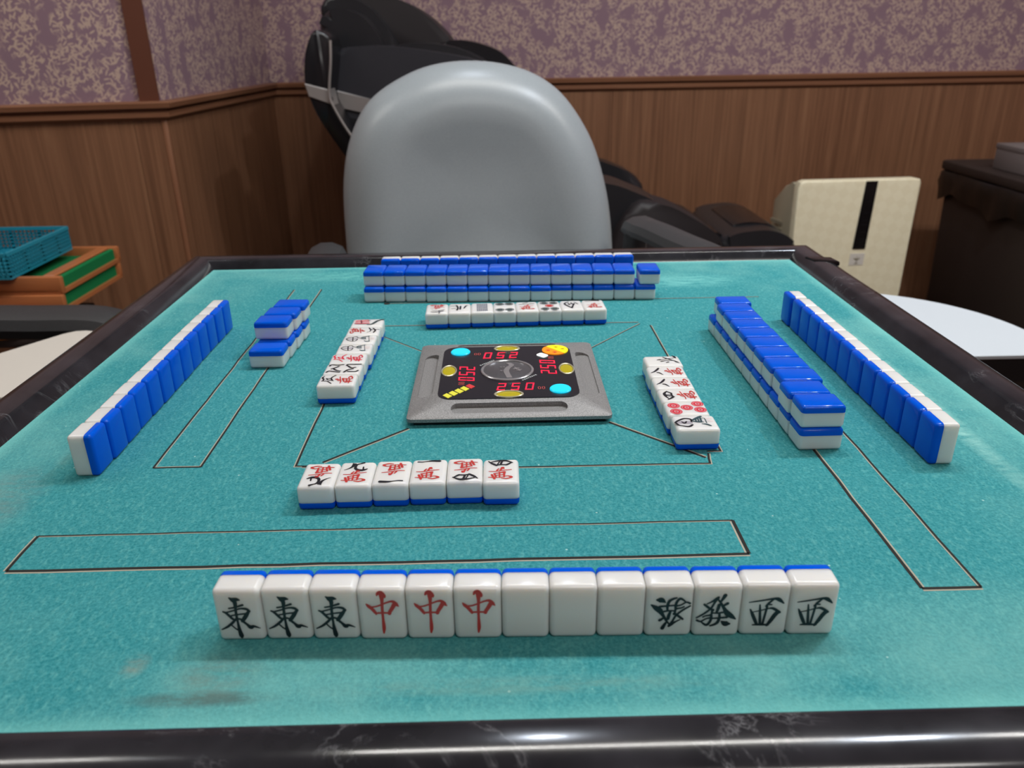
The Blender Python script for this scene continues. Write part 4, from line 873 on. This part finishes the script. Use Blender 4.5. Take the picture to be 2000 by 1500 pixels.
ft = mpart('leg_rest', [(0.610, 0.380), (0.606, 0.455), (0.640, 0.482), (0.690, 0.492), (0.747, 0.492), (0.800, 0.470), (0.827, 0.425), (0.80, 0.30), (0.70, 0.24), (0.62, 0.28)], 1.56, 1.96, 'leather_black', 0.035, 4)
bm = B(); prism(bm, [(p.x, p.y) for p in catmull([Vector((0.66, 0.491, 0)), Vector((0.71, 0.500, 0)), Vector((0.77, 0.490, 0)), Vector((0.79, 0.470, 0)), Vector((0.74, 0.476, 0)), Vector((0.68, 0.478, 0))], 4, True)], flaty(1.64-MY, 1.88-MY), 0.006, 2); obj('calf_pad', bm, M['shell_black'], ft)
bm = B(); tube(bm, [(0.60, 1.60-MY, 0.452), (0.60, 1.70-MY, 0.452)], 0.030, 14); obj('hinge', bm, M['shell_black'], mc)
mpart('base', [(-0.20, 0.0), (-0.22, 0.10), (-0.10, 0.56), (0.10, 0.50), (0.50, 0.40), (0.62, 0.26), (0.58, 0.0)], 1.60, 2.00, 'black_plastic', 0.012, 2, None, 0)

# ------------------------------------------------------------------ air purifier
ap = thing('air_purifier', 'cream upright air purifier with black control strip by the panelled wall', 'air purifier', (1.05, 1.78, 0), 0.06)
bm = B()
sec = [(0.03, 0.165), (0.20, 0.175), (0.40, 0.186), (0.592, 0.190)]
prof = [(-1, 0.0), (1, 0.0)]
for i, (z0, h) in enumerate(sec[:-1]):
    z1, h1 = sec[i+1]
pts = [(-0.165, 0.03), (-0.176, 0.25), (-0.1835, 0.575), (-0.178, 0.590), (-0.165, 0.5945), (0.165, 0.5945), (0.182, 0.591), (0.1865, 0.580), (0.180, 0.25), (0.165, 0.03)]
prism(bm, pts, lambda p, e: (p[0], (-0.035 if e else 0.0), p[1]), 0.006, 3); fp = obj('front_panel', bm, M['purifier'], ap)
bm = B(); prism(bm, [(0.0, 0.024), (0.0, 0.586), (0.03, 0.582), (0.10, 0.560), (0.20, 0.500), (0.205, 0.024)], lambda p, e: ((1 if e else -1)*(0.179-0.12*p[0]), p[0], p[1]), 0.008, 3); obj('body', bm, M['purifier_body'], ap)
bm = B(); box(bm, (0.0, 0.10, 0.012), (0.36, 0.22, 0.024), 0, 0.006, 2); obj('foot', bm, M['vent'], ap)
bm = B()
for i in range(9): box(bm, (-0.167, 0.10, 0.27+0.022*i), (0.010, 0.11, 0.010), 0.12)
obj('side_vent', bm, M['vent'], ap, False)
bm = B(); prism(bm, [(0.007, 0.390), (0.046, 0.390), (0.052, 0.590), (0.017, 0.590)], flaty(-0.0375, -0.034)); stp = obj('control_strip', bm, M['black_gloss'], fp, False)
bm = B()
for z0, hh in ((0.395, .004), (0.403, .004), (0.411, .004), (0.419, .004), (0.440, .003), (0.462, .003), (0.475, .0025), (0.497, .0025), (0.53, .0018)): box(bm, (0.030+(z0-0.395)*0.02, -0.0378, z0), (0.018, 0.0008, hh))
obj('control_marks', bm, M['metal_dark'], stp, False)
bm = B(); prism(bm, [(0.003, 0.340), (0.048, 0.340), (0.0485, 0.376), (0.004, 0.376)], flaty(-0.0362, -0.034)); lb = obj('emblem_plate', bm, M['cream_top'], fp, False)
bm = B()
for a in (0.5, PI-0.5, PI/2, PI/2+0.9, PI/2-0.9): tube(bm, [(0.0255, -0.0366, 0.356), (0.0255+0.010*math.cos(a), -0.0366, 0.356+0.010*math.sin(a))], 0.0011, 6)
tube(bm, [(0.0255, -0.0366, 0.347), (0.0255, -0.0366, 0.356)], 0.0011, 6); box(bm, (0.0255, -0.0366, 0.345), (0.012, 0.0008, 0.0015))
obj('emblem', bm, M['logo_grey'], lb, False)

# ------------------------------------------------------------------ bin and card box
bn = thing('waste_bin', 'dark brown rectangular waste bin with black liner at the right edge', 'bin', (1.735, 1.70, 0))
bm = B(); prism(bm, rrect(0.255, 0.37, 0.02, 3), lambda p, e: (p[0]*(1 if e else 0.96), p[1]*(1 if e else 0.96), 0.56 if e else 0.0), 0.004, 2); obj('bin_body', bm, M['bin_brown'], bn)
bm = B(); N = 72; R = []
for lv, (z, off) in enumerate(((0.568, 0.005), (0.562, 0.013), (0.53, 0.016), (0.485, 0.012))):
    ring = []
    base = rrect(0.262, 0.377, 0.02, 3); PL = []
    for i in range(len(base)):
        a, b = base[i], base[(i+1) % len(base)]
        L = math.hypot(b[0]-a[0], b[1]-a[1]); ns = max(1, int(L/0.03))
        for s in range(ns): PL.append((a[0]+(b[0]-a[0])*s/ns, a[1]+(b[1]-a[1])*s/ns))
    rnd = random.Random(5)
    for i, p in enumerate(PL):
        L = math.hypot(*p); wob = (0.004*math.sin(i*1.9+lv)+0.004*math.sin(i*0.83+2*lv))*(lv > 0) + off
        ring.append(bm.verts.new((p[0]+p[0]/L*wob, p[1]+p[1]/L*wob, z + (0.012*math.sin(i*0.55)+0.008*math.sin(i*1.3+1) if lv == 3 else 0.003*math.sin(i*1.1)*(lv > 0)))))
    R.append(ring)
for a, b in zip(R, R[1:]):
    n = len(a)
    for i in range(n): bm.faces.new((a[i], a[(i+1) % n], b[(i+1) % n], b[i]))
obj('bin_liner', bm, M['bag'], bn, True, 0)
bm = B(); prism(bm, rrect(0.272, 0.387, 0.02, 3), flatz(0.570, 0.598), 0.006, 2); obj('lid', bm, M['bin_brown'], bn)
bx = thing('card_box', 'plain grey box on top of the brown waste bin', 'box', (1.680, 1.80, 0.5982))
bm = B(); box(bm, (0, 0, 0.0325), (0.31, 0.20, 0.065), 0, 0.003, 2); obj('box_body', bm, M['grey_card'], bx)
bm = B(); box(bm, (0, 0, 0.066), (0.314, 0.204, 0.016), 0, 0.003, 2); obj('box_lid', bm, M['grey_card'], bx)

# ------------------------------------------------------------------ stacked trays, basket and their stand on the left
TZ = 0.56
sd = thing('tray_stand', 'dark low stand under the copper trays by the pillar', 'stand', (-1.08, 1.06, 0))
bm = B(); box(bm, (0, 0, TZ-0.126), (0.30, 0.24, 0.02), 0, 0.004, 2); obj('shelf', bm, M['bin_brown'], sd)
for sx in (-1, 1):
    for sy in (-1, 1):
        bm = B(); box(bm, (sx*0.12, sy*0.09, (TZ-0.136)/2), (0.03, 0.03, TZ-0.136)); obj('leg', bm, M['bin_brown'], sd, False)
def tray(label, loc, rz, L, Wd, h, body, felt=True, grp='stacked trays by the pillar'):
    r = thing('tile_tray', label, 'tray', loc, rz, grp)
    bm = B(); prism(bm, rrect(Wd/2, L/2, 0.008, 3), flatz(0, 0.008)); obj('tray_bottom', bm, M[body], r)
    for s in (-1, 1):
        bm = B(); box(bm, (0, s*(L/2-0.007), h/2), (Wd, 0.014, h), 0, 0.003, 2); obj('end_wall', bm, M[body], r)
        bm = B(); box(bm, (s*(Wd/2-0.012), 0, h/2-0.002 if felt else h/2), (0.014 if not felt else 0.010, L-0.028, h-0.004), 0, 0.002, 1); obj('side_wall', bm, M['green_felt' if felt else body], r)
        if felt:
            bm = B(); box(bm, (s*(Wd/2-0.030), 0, h-0.003), (0.024, L-0.028, 0.006), 0, 0.002, 1); obj('ledge', bm, M[body], r)
    if felt:
        bm = B(); box(bm, (0, 0, 0.012), (Wd-0.05, L-0.030, 0.008)); obj('felt_lining', bm, M['green_felt'], r, False)
    return r
RZ = -0.02
tray('plain orange tray, lowest of the stack by the pillar', (-1.055, 1.06, TZ-0.116), 0.12, 0.26, 0.21, 0.044, 'orange', False)
tray('copper coloured tray with green felt side, lower of the two', (-1.000, 1.105, TZ-0.072), RZ, 0.262, 0.24, 0.035, 'copper')
tray('copper coloured tray with green felt side, under the blue basket', (-1.000, 1.112, TZ-0.036), RZ, 0.262, 0.24, 0.035, 'copper')
bk = thing('plastic_basket', 'teal blue slotted plastic basket on the copper trays', 'basket', (-1.045, 1.085, TZ+0.0005), 0.0)
BWd, BL, BH = 0.155, 0.245, 0.052
def slat_wall(name, x0, y0, x1, y1):
    bm = B(); L = math.hypot(x1-x0, y1-y0); a = math.atan2(y1-y0, x1-x0); dx, dy = (x1-x0)/L, (y1-y0)/L
    def bar(s0, s1, z0, z1, t_=0.003):
        s = (s0+s1)/2; box(bm, (x0+dx*s, y0+dy*s, (z0+z1)/2), (s1-s0, t_, z1-z0), a)
    bar(0, L, BH-0.007, BH, 0.006); bar(0, L, 0, 0.008)
    nrow = 5; zz = [0.008 + i*(BH-0.015)/nrow for i in range(nrow+1)]
    for z in zz[1:-1]: bar(0, L, z-0.0017, z+0.0017)
    n = int(L/0.009)
    for i in range(n+1): bar(max(0, L*i/n-(0.004 if i % 7 == 0 else 0.0016)), min(L, L*i/n+(0.004 if i % 7 == 0 else 0.0016)), 0.004, BH-0.004)
    obj(name, bm, M['teal_plastic'], bk, False)
hx, hy = BWd/2, BL/2
slat_wall('side_wall', hx, -hy, hx, hy); slat_wall('side_wall', -hx, hy, -hx, -hy)
slat_wall('end_wall', -hx, -hy, hx, -hy); slat_wall('end_wall', hx, hy, -hx, hy)
bm = B(); box(bm, (0, 0, 0.002), (BWd-0.002, BL-0.002, 0.003))
for i in range(1, 14): box(bm, (0, -hy+BL*i/14, 0.0042), (BWd-0.01, 0.004, 0.002))
obj('basket_bottom', bm, M['teal_plastic'], bk, False)
